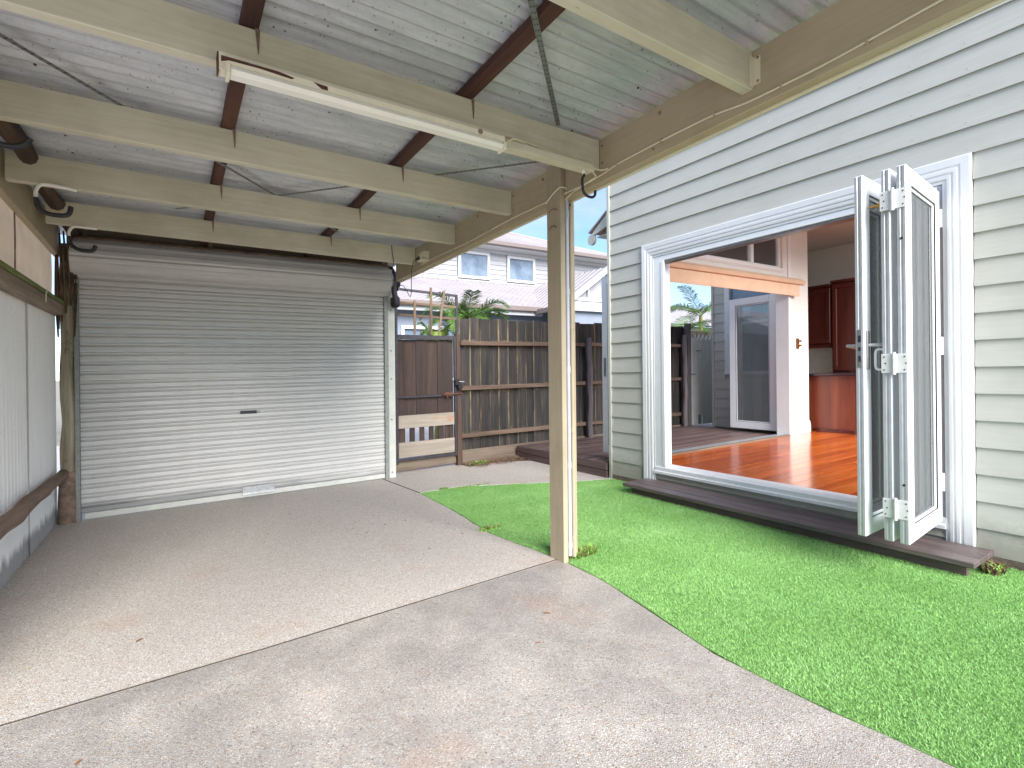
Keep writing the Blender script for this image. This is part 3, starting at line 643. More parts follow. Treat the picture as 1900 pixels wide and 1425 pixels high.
obj('bark_strips', bk, M['bark'], lpst, smooth=True)
# ================================================================ LEFT WALL
lw = thing('iron_fence', 'white corrugated iron side fence with rough timber rails', 'fence', (-.78, 3.5, 0))
def wall_sheet(y0, y1, dx, zb, tilt):
    m = MB(); us = np.arange(0, y1-y0, .0762/8)
    for u in us:
        for z in (zb, 1.66):
            m.v.append((-.790+dx+.0140*math.cos(2*math.pi*u/.0762), y0+u+tilt*(1-z/1.66), z+random.uniform(-.012, .0) if z == zb else z))
    for i in range(len(us)-1): a = 2*i; m.f.append((a, a+2, a+3, a+1)); m.m.append(0)
    nb = len(m.v); nf = len(m.f); m.v += [(a-.0012, b, c_) for a, b, c_ in m.v]; m.f += [tuple(reversed([q+nb for q in f])) for f in m.f]; m.m += [0]*nf
    return obj('iron_sheet', m, M['walliron'], lw, smooth=True)
ys = [2.35, 3.05, 3.74, 4.455, 5.37]
for i in range(len(ys)-1): wall_sheet(ys[i]-.05, ys[i+1], .007*(i % 2), .0, .04 if i == 2 else .0)
obj('top_rail', MB().box(-.775, -.705, 2.3, 5.30, 1.598, 1.678, .006), M['rail'], lw, lambda x, y: .01*(y-3.7)-.0+(-.0115))
obj('mossy_capping', MB().box(-.80, -.700, 2.3, 5.31, 1.680, 1.712, .006), M['moss'], lw, lambda x, y: .01*(y-3.7)-.0115)
n_ = 26; pts = [(-.725+.006*math.sin(i*1.1), 2.2+i*(3.05/(n_-1)), .372+.004*math.sin(i*.8)+.0*i) for i in range(n_)]
obj('log_rail', MB().tube(pts, [.052-.0006*i+.0018*math.sin(i*2.1) for i in range(n_)], 9), M['log'], lw, lambda x, y: .0, True)
# shade cloth
scl = thing('shade_cloth', 'cream shade cloth stretched above the iron side fence', 'shade cloth', (-.79, 3, 1.7))
m = MB(); nu, nv = 90, 10
for i in range(nu+1):
    y = 2.3+3.04*i/nu
    for j in range(nv+1):
        q = j/nv; z = 1.70+.53*q; m.v.append((-.788+.008*math.sin(y*6+q*3)*math.sin(q*math.pi)+.010*math.sin(y*1.9)*(1-q), y-.02*math.sin(q*3.1)*(i == nu), z))
for i in range(nu):
    for j in range(nv): a = i*(nv+1)+j; m.f.append((a, a+1, a+nv+2, a+nv+1)); m.m.append(0)
obj('cloth', m, M['cloth'], scl, smooth=True)
fr = MB()
for i in range(70):
    y = 2.8+i*.036; fr.tube([(-.776, y, 2.19), (-.772, y+.006, 2.135+random.uniform(-.02, .02))], .0016, 4, False)
obj('frayed_hem', fr, M['cream_l'], scl); scl.children[-1]['kind'] = 'stuff'
obj('cord', MB().tube([(-.776, 4.16, 2.19), (-.77, 4.11, 2.16), (-.77, 4.12, 1.95), (-.77, 4.11, 1.70)], .004, 6), M['log'], scl, smooth=True)
tie = thing('wire_tie', 'pale loose tie hanging on mossy side rail', 'tie', (-.70, 4.6, 1.6))
obj('strand', MB().tube([(-.699, 4.52, 1.63), (-.697, 4.52, 1.69), (-.697, 4.55, 1.715), (-.70, 4.56, 1.70)], .004, 6), M['cream_l'], tie, smooth=True)
# lattice screen outside that throws the soft striped shade
lt = thing('lattice_screen', 'slatted timber lattice outside behind the shade cloth', 'lattice', (-.95, 3.5, 0))
a0 = obj('lath', MB().box(-.905, -.89, .20, .225, 1.3, 2.6), M['trel'], lt)
for i in range(22, 50): dup(a0, (0, i*.105, 0))
for z in (1.75, 1.95, 2.15): obj('cross_lath', MB().box(-.925, -.907, .1, 5.4, z, z+.035), M['trel'], lt)
for y in (.1, 2.7, 5.35): obj('stake', MB().box(-.96, -.927, y, y+.04, -.05, 2.6), M['trel'], lt)

# ================================================================ SIDE GATE
gt = thing('side_gate', 'steel framed gate of dark vertical boards beside the roller door', 'gate', (2.43, 5.45, 0))
gy = 5.45
m = MB().box(2.045, 2.072, gy-.015, gy+.012, .10, 2.055, .002).box(2.765, 2.795, gy-.015, gy+.012, .12, 1.53, .002).box(2.072, 2.765, gy-.015, gy+.012, .128, .156, .002)
m.box(2.072, 2.765, gy-.018, gy+.012, 1.485, 1.535, .002).box(2.072, 2.765, gy-.018, gy+.004, .828, .850, .002)
obj('frame', m, M['steelf'], gt)
gx = [2.074, 2.159, 2.294, 2.428, 2.561, 2.692, 2.764]
for i in range(6): obj('gate_board', MB().box(gx[i]-(.004 if i % 2 else -.002), gx[i+1]+(.004 if i % 2 else -.002), gy+.014+.014*(i % 2), gy+.026+.014*(i % 2), .63, 1.484, .002), M['gate'], gt)
for x0, x1 in ((2.075, 2.160), (2.215, 2.275), (2.335, 2.392), (2.452, 2.508), (2.568, 2.640), (2.650, 2.700), (2.706, 2.762)): obj('gate_board', MB().box(x0, x1, gy+.014, gy+.034, .30, .628, .003), M['gate'], gt)
obj('cross_board', MB().box(2.074, 2.763, gy-.012, gy+.013, .490, .635, .004), M['gateg'], gt); obj('cross_board', MB().box(2.074, 2.763, gy-.012, gy+.013, .165, .335, .004), M['gateg'], gt)
obj('hinge', MB().box(2.022, 2.046, gy-.02, gy+.01, .24, .33, .003), M['rust'], gt); obj('hinge', MB().box(2.022, 2.046, gy-.02, gy+.01, 1.30, 1.40, .003), M['steelf'], gt)
b_ = obj('bolt', MB().tube([(2.60, gy-.028, .85), (2.86, gy-.028, .85)], .010, 8, False), M['rust'], gt)
obj('bolt_plate', MB().box(2.63, 2.74, gy-.025, gy-.019, .825, .875, .002), M['rust'], b_); obj('bolt_knob', MB().tube([(2.655, gy-.03, .85), (2.66, gy-.05, .80)], .007, 6, False), M['rust'], b_)
lt_ = obj('latch', MB().box(2.755, 2.835, gy-.055, gy-.016, .945, 1.02, .012), M['blackm'], gt)
obj('padlock', MB().cyl((2.815, gy-.06, .93), .030, .03, 'y', 14), M['blackm'], lt_); obj('latch_pin', MB().tube([(2.80, gy-.06, .995), (2.87, gy-.06, .99)], .006, 6, False), M['alu'], lt_)
tf = thing('trellis', 'rickety brown lath trellis in a steel frame above the gate', 'trellis', (2.43, 5.45, 1.54))
obj('trellis_frame', MB().box(2.074, 2.822, gy-.012, gy+.012, 2.030, 2.056, .002).box(2.796, 2.824, gy-.012, gy+.012, 1.53, 2.029, .002), M['steelf'], tf, lambda x, y: S*x-.045*(x-2.074))
for z, sl in ((1.88, -.03), (1.742, -.03)): obj('lath', MB().box(2.075, 2.795, gy-.024, gy-.013, z, z+.028, .002), M['trelx'], tf, lambda x, y, sl=sl: S*x+sl*(x-2.07))
for x0, dx, z1 in ((2.268, .0, 1.92), (2.468, .0, 2.08), (2.56, .075, 2.05)):
    m = MB().ext([(x0-.013, 0), (x0+.013, 0), (x0+.013, .001), (x0-.013, .001)], 'y', gy-.035, gy-.025)
    m = MB().add([(x0-.013, gy-.036, 1.54), (x0+.013, gy-.036, 1.54), (x0+.013+dx, gy-.036, z1), (x0-.013+dx, gy-.036, z1), (x0-.013, gy-.025, 1.54), (x0+.013, gy-.025, 1.54), (x0+.013+dx, gy-.025, z1), (x0-.013+dx, gy-.025, z1)],
                 [(0, 1, 2, 3), (7, 6, 5, 4), (0, 4, 5, 1), (1, 5, 6, 2), (2, 6, 7, 3), (3, 7, 4, 0)])
    obj('lath', m, M['trel'], tf)
kb = thing('kick_board', 'grey timber board fixed beneath the side gate', 'board', (2.4, 5.47, 0))
obj('board', MB().box(2.035, 2.795, gy+.02, gy+.045, -.005, .13, .004), M['plinth'], kb, lambda x, y: S*x+.03*(x-2.05)+.012)
gp = thing('gate_post', 'dark brown square post between gate and paling fence', 'post', (2.83, 5.46, 0))
obj('shaft', MB().add([(2.797, 5.43, -.03), (2.862, 5.43, -.03), (2.838, 5.43, 1.56), (2.797, 5.43, 1.56), (2.797, 5.50, -.03), (2.862, 5.50, -.03), (2.838, 5.50, 1.56), (2.797, 5.50, 1.56)], [(0, 1, 2, 3), (7, 6, 5, 4), (0, 4, 5, 1), (1, 5, 6, 2), (2, 6, 7, 3), (3, 7, 4, 0)]), M['postb'], gp)
gp2 = thing('gate_post', 'narrow rusty hinge post against the pale door jamb', 'post', (2.0, 5.46, 0))
obj('shaft', MB().box(1.998, 2.026, 5.43, 5.47, -.01, 2.05, .003), M['postb'], gp2)
# ================================================================ PALING FENCE
fn = thing('paling_fence', 'dark weathered timber paling fence behind deck and path', 'fence', (4.5, 5.5, 0))
x = 2.872; i = 0
while x < 7.02:
    wd2 = random.choice((.140, .150, .158, .148)); y0 = 5.515+(.0145 if i % 2 else 0)
    zt = 1.760+random.uniform(-.016, .010); tl = random.uniform(-.004, .004)
    m = MB().box(x, x+wd2, y0, y0+.013, .14, zt, .002); m.v = [(a+tl*(c_-.9), b, c_) for a, b, c_ in m.v]
    obj('paling', m, M['pal'], fn); x += wd2-.010+random.uniform(-.004, .004); i += 1
x = 2.87
for z in (1.425, .885, .315):
    for (xa, xb) in ((2.866, 4.86), (4.862, 7.0)): obj('rail', MB().box(xa, xb, 5.452, 5.512, z, z+.050, .004), M['prail'], fn)
obj('plinth_board', MB().box(2.866, 4.86, 5.485, 5.511, -.03, .165, .004), M['plinth'], fn); obj('plinth_board', MB().box(4.862, 7.0, 5.485, 5.511, -.03, .165, .004), M['plinth'], fn)
def rough_post(x, y, z0, z1, r, mat, parent, name='post'):
    k_ = 9; pts = [(x+.006*math.sin(i*2.1), y+.004*math.sin(i), z0+(z1-z0)*i/k_) for i in range(k_+1)]
    return obj(name, MB().tube(pts, [r*(1+.07*math.sin(i*3.3)) for i in range(k_+1)], 9, True, 3), mat, parent, smooth=True)
rough_post(4.865, 5.415, -.03, 1.545, .042, M['postd'], fn); rough_post(6.90, 5.40, -.03, 1.62, .040, M['postd'], fn)
obj('post', MB().box(6.985, 7.065, 5.40, 5.48, -.03, 1.81, .006), M['postd'], fn)
pg = thing('picket_gate', 'pale painted picket gate with pointed tops beside house wing', 'gate', (7.3, 5.5, 0))
x = 7.085
for i in range(9):
    obj('picket', MB().ext([(x, .14 if i != 2 else .30), (x+.10, .14 if i != 2 else .30), (x+.10, 1.55), (x+.05, 1.635), (x, 1.55)], 'y', 5.45, 5.468), M['jamb'], pg); x += .106
for z in (.35, 1.3): obj('rail', MB().box(7.08, 8.04, 5.470, 5.50, z, z+.07, .003), M['jamb'], pg)
obj('latch', MB().box(7.02, 7.22, 5.435, 5.448, .97, .99, .002), M['alud'], pg); obj('latch', MB().box(7.25, 7.36, 5.435, 5.448, 1.36, 1.375, .002), M['alud'], pg)
bf = thing('paling_fence', 'grey brown paling fence behind the pointed picket gate', 'fence', (8, 6.3, 0))
p0 = obj('paling', MB().box(7.25, 7.39, 6.3, 6.314, 0, 1.79, .002), M['plinth'], bf)
for i in range(1, 22): dup(p0, (i*.146, .004*(i % 2), .0))
# ================================================================ DECK
dk = thing('deck', 'wet brown timber deck between house and paling fence', 'deck', (5, 4.6, 0))
yb = 3.86; i = 0
while yb < 5.40:
    obj('deck_board', MB().box(3.664, 7.06, yb, yb+.088, .122, .150+.0012*(i % 3), .003), M['deck'], dk); yb += .0935; i += 1
obj('fascia_board', MB().box(3.636, 3.661, 3.815, 5.44, .078, .148, .003), M['decky'], dk); obj('fascia_board', MB().box(3.640, 3.662, 3.815, 5.44, -.02, .073, .003), M['decky'], dk)
for x in (4.2, 5.2, 6.2): obj('joist', MB().box(x, x+.05, 3.86, 5.4, .02, .12), M['decky'], dk)
# ================================================================ HOUSE
hs = thing('house', 'pale weatherboard house with wide opening and bifold glass doors', 'house', (5.5, 1.5, 0))
XW = 3.675
def wboard(y0, y1, z, h=.147, xo=XW, name='weatherboard'):
    return obj(name, MB().ext([(xo-.003, z), (xo+.010, z+.0015), (xo+.024, z+h+.012), (xo+.0135, z+h+.012), (xo-.0025, z+.006)], 'y', y0, y1), M['board'], hs)
zs_ = [.182+.147*k_ for k_ in range(-1, 22)]
zs_[0] = .043
full = None
for i, z in enumerate(zs_):
    h = zs_[i+1]-z if i+1 < len(zs_) else .147
    if z > 2.2:
        j = random.uniform(1.0, 2.6)
        if full is None: full = wboard(0.15, 3.764, z)
        else: dup(full, (0, 0, z-zs_[i-1] if False else z-2.24))
        if full is not None and z < 2.3: z_full = z
    elif i == 0:
        wboard(3.342, 3.764, z, h); wboard(0.15, .960, z, h)
    elif i == 1: L1 = wboard(3.342, 3.764, z, h); R1 = wboard(0.15, .960, z, h)
    else: dup(L1, (0, 0, z-.182)); dup(R1, (0, 0, z-.182))
for o in [c for c in hs.children if c.name.startswith('weatherboard')]: pass
wboard(1.09, 3.205, .092, .046); wboard(1.09, 3.205, .040, .05)
nl_ = MB()
for z in zs_[1:]:
    for q in range(15):
        y = .2+q*.26
        if z < 2.2 and .95 < y < 3.35: continue
        if y > 3.74: continue
        nl_.cyl((XW-.0015, y+random.uniform(-.01, .01), z+.030), .0035, .0022, 'x', 7)
nh_ = obj('nail_heads', nl_, M['board'], hs); nh_['kind'] = 'stuff'
obj('base_board', MB().box(3.672, 3.70, 0.15, 3.79, -.06, .040, .003), M['plinth'], hs)
obj('corner_board', MB().box(3.662, 3.699, 3.766, 3.800, .0, 3.42, .002), M['board'], hs)
# architrave: moulded profile, mitred
Y0, Y1, ZT, ZB = .963, 3.338, 2.238, .042
pw = [(0, .0), (0, .024), (.006, .030), (.045, .028), (.048, .024), (.060, .024), (.063, .027), (.078, .026), (.080, .020), (.090, .020), (.093, .024), (.108, .022), (.112, .014), (.130, .014), (.130, .0)]
def arch(kind):
    m = MB(); n = len(pw); A = []; B = []
    for wv, d in pw:
        x = 3.688-d-.006
        if kind == 'head': A.append((x, Y1-wv, ZT-wv)); B.append((x, Y0+wv, ZT-wv))
        elif kind == 'l': A.append((x, Y1-wv, ZT-wv)); B.append((x, Y1-wv, ZB))
        else: A.append((x, Y0+wv, ZT-wv)); B.append((x, Y0+wv, ZB))
    m.add(A+B, [tuple(range(n)), tuple(range(2*n-1, n-1, -1))]+[(i, (i+1) % n, n+(i+1) % n, n+i) for i in range(n)])
    return m
for kd in ('head', 'l', 'r'): obj('architrave', arch(kd), M['white'], hs)
# opening frame
m = MB().box(3.674, 3.80, 3.128, 3.206, .20, 2.107, .003); obj('door_frame', m, M['upvc'], hs)
m = MB().box(3.674, 3.80, 1.095, 1.118, .20, 2.107, .003); obj('door_frame', m, M['alu'], hs)
m = MB().box(3.674, 3.80, 1.119, 3.127, 2.062, 2.107, .003); obj('door_frame', m, M['upvc'], hs)
obj('track', MB().box(3.69, 3.78, 1.12, 3.126, 2.046, 2.061, .002), M['alud'], hs)
obj('frame_inner', MB().box(3.668, 3.685, 3.09, 3.127, .217, 2.06, .004), M['upvc'], hs)
obj('sill', MB().ext([(3.645, .145), (3.645, .165), (3.660, .172), (3.662, .200), (3.685, .216), (3.79, .216), (3.79, .145)], 'y', 1.09, 3.206), M['white'], hs)
# gable end verge: only the wall face is open to view; roof, ceiling and walls stop short, left open to light the room
obj('wall_core', MB().box(3.702, 3.79, 3.21, 3.66, -.05, 3.42).box(3.702, 3.79, 0.15, 1.09, -.05, 3.42).box(3.702, 3.79, 1.09, 3.21, 2.11, 3.42).box(3.702, 3.79, 1.09, 3.21, -.05, .143), M['wint'], hs)
obj('roof', MB().ext([(1.4, 4.26), (3.78, 3.50), (3.78, 3.55), (1.4, 4.33)], 'x', 3.70, 9.3), M['nroof'], hs)
# north wall with second bifold opening
Yn = 3.66
obj('side_wall', MB().box(3.702, 3.90, Yn, 3.79, -.05, 3.3).box(6.77, 7.29, Yn, 3.79, -.05, 3.3).box(3.90, 6.77, Yn, 3.79, 2.10, 2.345).box(3.90, 6.77, Yn, 3.79, 2.80, 3.3).box(3.90, 4.3, Yn, 3.79, 2.345, 2.80).box(6.66, 6.77, Yn, 3.79, 2.345, 2.80), M['wint'], hs)
trn = obj('transom_window', MB().box(4.30, 6.66, 3.69, 3.74, 2.346, 2.385, .002).box(4.30, 6.66, 3.69, 3.74, 2.765, 2.799, .002).box(4.30, 4.34, 3.69, 3.74, 2.386, 2.764).box(6.62, 6.66, 3.69, 3.74, 2.386, 2.764).box(5.98, 6.04, 3.68, 3.75, 2.386, 2.764), M['white'], hs)
obj('pane', MB().box(4.34, 5.98, 3.712, 3.716, 2.386, 2.764), M['glass'], trn); obj('pane', MB().box(6.04, 6.62, 3.712, 3.716, 2.386, 2.764), M['glass'], trn)
obj('transom_ledge', MB().ext([(3.66, 2.30), (3.655, 2.30), (3.635, 2.325), (3.63, 2.345), (3.66, 2.345)], 'x', 3.90, 6.66), M['white'], hs)
obj('skirting', MB().ext([(3.658, .17), (3.640, .17), (3.640, .27), (3.646, .285), (3.648, .32), (3.658, .33)], 'x', 6.83, 7.295), M['white'], hs)
obj('door_frame', MB().box(6.765, 6.83, 3.640, 3.82, .16, 3.0, .003), M['white'], hs)
obj('door_frame', MB().box(3.885, 3.925, 3.655, 3.80, .16, 2.10, .003), M['white'], hs)
obj('threshold', MB().box(3.93, 6.76, 3.68, 3.84, .135, .168, .003), M['alu'], hs); obj('threshold_strip', MB().box(3.93, 6.76, 3.628, 3.679, .15, .182, .004), M['trelx'], hs)
obj('ceiling', MB().box(3.79, 7.20, 1.5, 3.655, 2.97, 3.02).box(7.201, 9.0, 1.5, 4.94, 2.97, 3.02), M['ceil'], hs)
obj('kitchen_wall', MB().box(8.86, 8.96, -2.1, 5.0, 0, 2.97), M['wint'], hs)
yb = 3.62; fb = None; i = 0
while yb > -2.1:
    segs = [(3.79, random.uniform(5.0, 6.6))]; segs.append((segs[0][1], 8.86))
    for a, b in segs: obj('floorboard', MB().box(a+.0005, b-.0005, yb-.1335, yb-.0005, .13, .170, .0012), M['floor'], hs)
    yb -= .134; i += 1
obj('kitchen_floor', MB().box(7.3, 8.86, 3.63, 4.95, .13, .170), M['floor'], hs)
# wing: weatherboard return wall beyond deck
XV = 7.10
def vboard(y0, y1, z): return obj('wing_board', MB().ext([(XV-.003, z), (XV+.010, z+.0015), (XV+.024, z+.159), (XV+.0115, z+.159), (XV-.0025, z+.006)], 'y', y0, y1), M['board'], hs)
zq = .16
WY0, WY1, WZ0, WZ1 = 4.02, 4.72, 1.02, 2.50
while zq < 3.0:
    if zq+.147 < WZ0 or zq > WZ1-.02: vboard(3.80, 5.00, zq)
    else: vboard(WY1+.09, 5.00, zq); vboard(3.80, WY0-.02, zq)
    zq += .147
obj('corner_board', MB().box(XV-.012, XV+.03, 5.001, 5.04, .10, 3.3, .002), M['board'], hs)
obj('wing_wall', MB().box(XV+.027, XV+.12, 3.80, WY0, 0, 3.0).box(XV+.027, XV+.12, WY1, 5.03, 0, 3.0).box(XV+.027, XV+.12, WY0, WY1, 0, WZ0).box(XV+.027, XV+.12, WY0, WY1, WZ1, 3.0).box(XV+.12, 9.0, 4.95, 5.03, 0, 3.0), M['board'], hs)
wn_ = obj('window', MB().box(XV-.02, XV+.06, WY0, WY0+.06, WZ0, WZ1, .003).box(XV-.02, XV+.06, WY1-.06+.06, WY1+.085, WZ0, WZ1, .003).box(XV-.03, XV+.06, WY0, WY1+.09, WZ0-.05, WZ0, .003).box(XV-.02, XV+.06, WY0, WY1+.09, WZ1, WZ1+.06, .003).box(XV+.0, XV+.04, WY0+.06, WY1, 1.72, 1.76, .002), M['white'], hs)
obj('pane', MB().box(XV+.03, XV+.034, WY0+.06, WY1, WZ0, WZ1), M['wglass'], wn_)
# eave end beyond the corner
ev = MB().add([(3.75, 3.81, 2.755), (3.75, 4.12, 2.545), (3.75, 4.12, 2.515), (3.75, 3.81, 2.60)]+[(3.775, a, b) for a, b in ((3.81, 2.755), (4.12, 2.545), (4.12, 2.515), (3.81, 2.60))], [(0, 1, 2, 3), (7, 6, 5, 4), (0, 4, 5, 1), (1, 5, 6, 2), (2, 6, 7, 3), (3, 7, 4, 0)])
bg_ = obj('bargeboard', ev, M['board'], hs)
obj('gutter_end', MB().cyl((3.762, 4.125, 2.485), .055, .03, 'x', 20), M['board'], bg_, smooth=True)
obj('verandah_roof', MB().ext([(3.81, 2.765), (4.16, 2.56), (4.16, 2.575), (3.81, 2.785)], 'x', 3.74, 4.3), M['nroof'], hs)
obj('soffit', MB().box(3.78, 4.3, 3.81, 4.07, 2.50, 2.51), M['jamb'], hs)
obj('gable_lining', MB().box(5.0, 7.05, 4.6, 4.62, 2.6, 3.5), M['white'], hs)
for q in range(7): obj('gable_slat', MB().box(6.06+q*.085, 6.10+q*.085, 3.76, 3.775, 2.40, 2.52+q*.035), M['white'], hs)
# --- bifold leaves: frame is the part; glass, hinges and furniture are its sub-parts
def leaf(p, q, z0, z1, thick=.040, st=.085, label=None, edge=None):
    """p hinge end, q free end (x,y); local u along, v thickness"""
    p = Vector((p[0], p[1], 0)); q = Vector((q[0], q[1], 0)); W = (q-p).length; a = math.atan2(q.y-p.y, q.x-p.x)
    h = z1-z0; t = thick/2; m = MB()
    m.box(0, st, -t, t, 0, h, .003).box(W-st, W, -t, t, 0, h, .003)
    m.box(st, W-st, -t, t, 0, st, .003).box(st, W-st, -t, t, h-st, h, .003)
    bd = .016
    for s_ in (-1, 1):
        for (u0, u1, v0, v1) in ((st, st+bd, st, h-st), (W-st-bd, W-st, st, h-st), (st+bd, W-st-bd, st, st+bd), (st+bd, W-st-bd, h-st-bd, h-st)):
            m.box(u0, u1, s_*.004, s_*(t-.008), v0, v1, .003)
    o = obj('door_leaf', m, M['upvc'], hs, nz, org=(0, 0, 0))
    o.location = Vector((p.x, p.y, z0+wz(p.x, p.y)))-wloc(hs); o.rotation_euler = (0, 0, a)
    if label: o['label'] = label
    def sub(name, mb, mat):
        s = obj(name, mb, mat, None, nz, org=(0, 0, 0)); s.parent = o; s.location = (0, 0, 0); return s
    sub('glass', MB().box(st-.004, W-st+.004, -.003, .003, st-.004, h-st+.004), M['glass'])
    sub('gasket', MB().box(st+.0005, st+.003, -t+.001, t-.001, st, h-st).box(W-st-.003, W-st-.0005, -t+.001, t-.001, st, h-st).box(st, W-st, -t+.001, t-.001, st+.0005, st+.003).box(st, W-st, -t+.001, t-.001, h-st-.003, h-st-.0005), M['blackm'])
    if edge: sub('edge_channel', MB().box(W, W+.004, -t+.003, -t*.2, .004, h-.004, .001).box(W, W+.004, t*.25, t-.003, .004, h-.004, .001).box(W, W+.0015, -t*.2, t*.25, .004, h-.004), M['alu'])
    return o, sub, W, h, t
zb_, zt_ = .196, 2.055
o, sub, W, h, t = leaf((3.615, 1.112), (2.985, 1.050), zb_, zt_, label='nearest folded leaf, hinged to the frame', edge=True)
for z in (.17, .94, 1.66):
    sub('hinge', MB().cyl((-.012, .02, z+.05), .010, .10, 'z', 10).box(-.03, .03, .012, .020, z, z+.10, .002), M['hinge'])
def plates(sub, W, t, zs, y0, y1):
    for z in zs:
        s = sub('hinge', MB().box(W+.004, W+.008, y0, y1, z, z+.095, .004).cyl((W+.012, (y0+y1)/2, z+.0475), .008, .11, 'z', 10), M['hinge'])
        hm = MB()
        for yy_ in (y0+.012, y1-.012):
            for q in range(3): hm.cyl((W+.0085, yy_+(.006 if q == 1 else 0), z+.016+q*.032), .0035, .002, 'x', 8)
        sub('hinge_screw', hm, M['hole'])
plates(sub, W, t, (.12, .84, 1.65), -.088, .020)
sub('screw', MB().cyl((W+.005, 0, 1.50), .006, .004, 'x', 8).cyl((W+.005, 0, .29), .006, .004, 'x', 8), M['hole'])
o, sub, W, h, t = leaf((3.610, 1.150), (2.985, 1.117), zb_, zt_, label='middle folded leaf with pull handle', edge=True)
sub('pull_handle', MB().tube([(W-.03, t*-1, .86), (W-.03, -t-.035, .862), (W-.03, -t-.04, .91), (W-.03, -t-.035, .958), (W-.03, -t, .96)], .006, 6), M['upvc'])
o, sub, W, h, t = leaf((3.620, 1.262), (2.965, 1.230), zb_, zt_, label='free leaf with lock plate and lever handles', edge=True)
sub('lock_plate', MB().box(W+.004, W+.007, -.011, .011, .87, 1.065, .002), M['alud']); sub('lock_slot', MB().box(W+.006, W+.0085, -.006, .006, 1.0, 1.035).box(W+.006, W+.0085, -.005, .005, .955, .975).box(W+.006, W+.0085, -.005, .005, .90, .93), M['hole'])
for s_ in (-1, 1):
    sub('handle_plate', MB().box(W-.052, W-.022, s_*t, s_*(t+.008), .86, 1.06, .003), M['alud'])
    sub('lever_handle', MB().tube([(W-.037, s_*t, .985), (W-.037, s_*(t+.045), .985), (W-.06, s_*(t+.055), .985), (W-.15, s_*(t+.055), .980)], .009, 8), M['alu'])
sub('flush_bolt', MB().tube([(W-.06, t+.005, 1.70), (W-.06, t+.05, 1.70)], .006, 8, False).cyl((W-.06, t+.055, 1.70), .013, .02, 'y', 12), M['brass'])
# far opening leaves
o, sub, W, h, t = leaf((6.86, 3.86), (6.86, 4.56), .20, 2.07, st=.095, label='white glazed leaf standing open over the deck')
o, sub, W, h, t = leaf((6.925, 3.86), (6.925, 4.52), .20, 2.07, st=.095)
sub('hinge', MB().box(-.06, .02, -.10, -.02, .92, 1.0, .004), M['hinge'])
o, sub, W, h, t = leaf((3.900, 3.80), (3.905, 4.12), .20, 2.10, st=.085, label='white leaf edge beyond house corner')
sub('lock_plate', MB().box(W-.06, W-.03, t, t+.006, .82, 1.02, .002), M['alud'])
# step
stp = thing('door_step', 'low dark plank step with paint flecks below the wide opening', 'step', (3.47, 2.1, 0))
for a, b in ((3.312, 3.412), (3.418, 3.518), (3.524, 3.624)): obj('plank', MB().box(a, b, .875, 3.27, .062, .090, .003), M['step'], stp)
obj('bearer', MB().box(3.36, 3.40, .92, 3.20, -.02, .061).box(3.55, 3.59, .92, 3.2, -.02, .061), M['decky'], stp)
# ---- inside
bl = thing('blind', 'peach coloured folded blind across the far opening', 'blind', (5.6, 3.6, 2.0))
obj('pelmet', MB().ext([(3.600, 2.15), (3.560, 2.155), (3.545, 2.185), (3.555, 2.20), (3.60, 2.235)], 'x', 3.95, 7.02), M['pink'], bl)
obj('fabric', MB().ext([(3.595, 2.00), (3.585, 2.00), (3.580, 2.03), (3.588, 2.148), (3.595, 2.148)], 'x', 3.97, 6.93), M['pink'], bl)
sw = thing('light_switch', 'brown double light switch on white pillar wall', 'light switch', (7.02, 3.655, 1.4))
obj('plate', MB().box(6.965, 7.035, 3.648, 3.659, 1.31, 1.45, .003), M['switch'], sw)
for z in (1.35, 1.41): obj('toggle', MB().tube([(7.0, 3.648, z), (7.02, 3.61, z+.005)], [.012, .014], 8, False), M['brass'], sw, smooth=True)
kc = thing('kitchen_counter', 'red timber kitchen counter with dark bench top', 'counter', (7.6, 3.4, .17))
obj('front_panel', MB().box(7.42, 8.0, 3.14, 3.78, .17, .935, .002), M['cab2'], kc); obj('side_panel', MB().box(7.42, 8.8, 2.0, 3.135, .17, .935, .002), M['cab2'], kc)
obj('plinth', MB().box(7.405, 7.419, 3.14, 3.65, .17, .22, .002), M['cab'], kc)
obj('bench_top', MB().box(7.36, 8.85, 2.0, 3.83, .938, .968, .004), M['bench'], kc)
uc = thing('wall_cupboard', 'dark mahogany wall cupboards above the kitchen counter', 'cupboard', (8.2, 3.7, 1.3))
def cdoor(y0, y1, z0, z1):
    m = MB(); X0 = 8.0
    m.box(X0-.020, X0, y0, y1, z0, z0+.06, .003).box(X0-.020, X0, y0, y1, z1-.06, z1, .003).box(X0-.020, X0, y0, y0+.055, z0+.06, z1-.06, .003).box(X0-.020, X0, y1-.055, y1, z0+.06, z1-.06, .003).box(X0-.010, X0, y0+.055, y1-.055, z0+.06, z1-.06)
    return obj('cupboard_door', m, M['cab'], uc)
obj('carcass', MB().box(8.001, 8.4, 3.69, 4.2, 1.34, 2.23).box(8.001, 8.4, 2.2, 3.68, .97, 2.26), M['cab'], uc)
cdoor(3.70, 4.10, 1.40, 2.20); cdoor(3.26, 3.665, 1.0, 2.24); cdoor(2.84, 3.25, 1.0, 2.24)
obj('cornice', MB().box(7.97, 8.42, 2.2, 3.69, 2.262, 2.30, .004).box(7.97, 8.42, 3.695, 4.2, 2.232, 2.262, .004), M['cab'], uc)
obj('splashback', MB().box(8.3, 8.32, 3.69, 4.2, .97, 1.338), M['lampw'], uc)
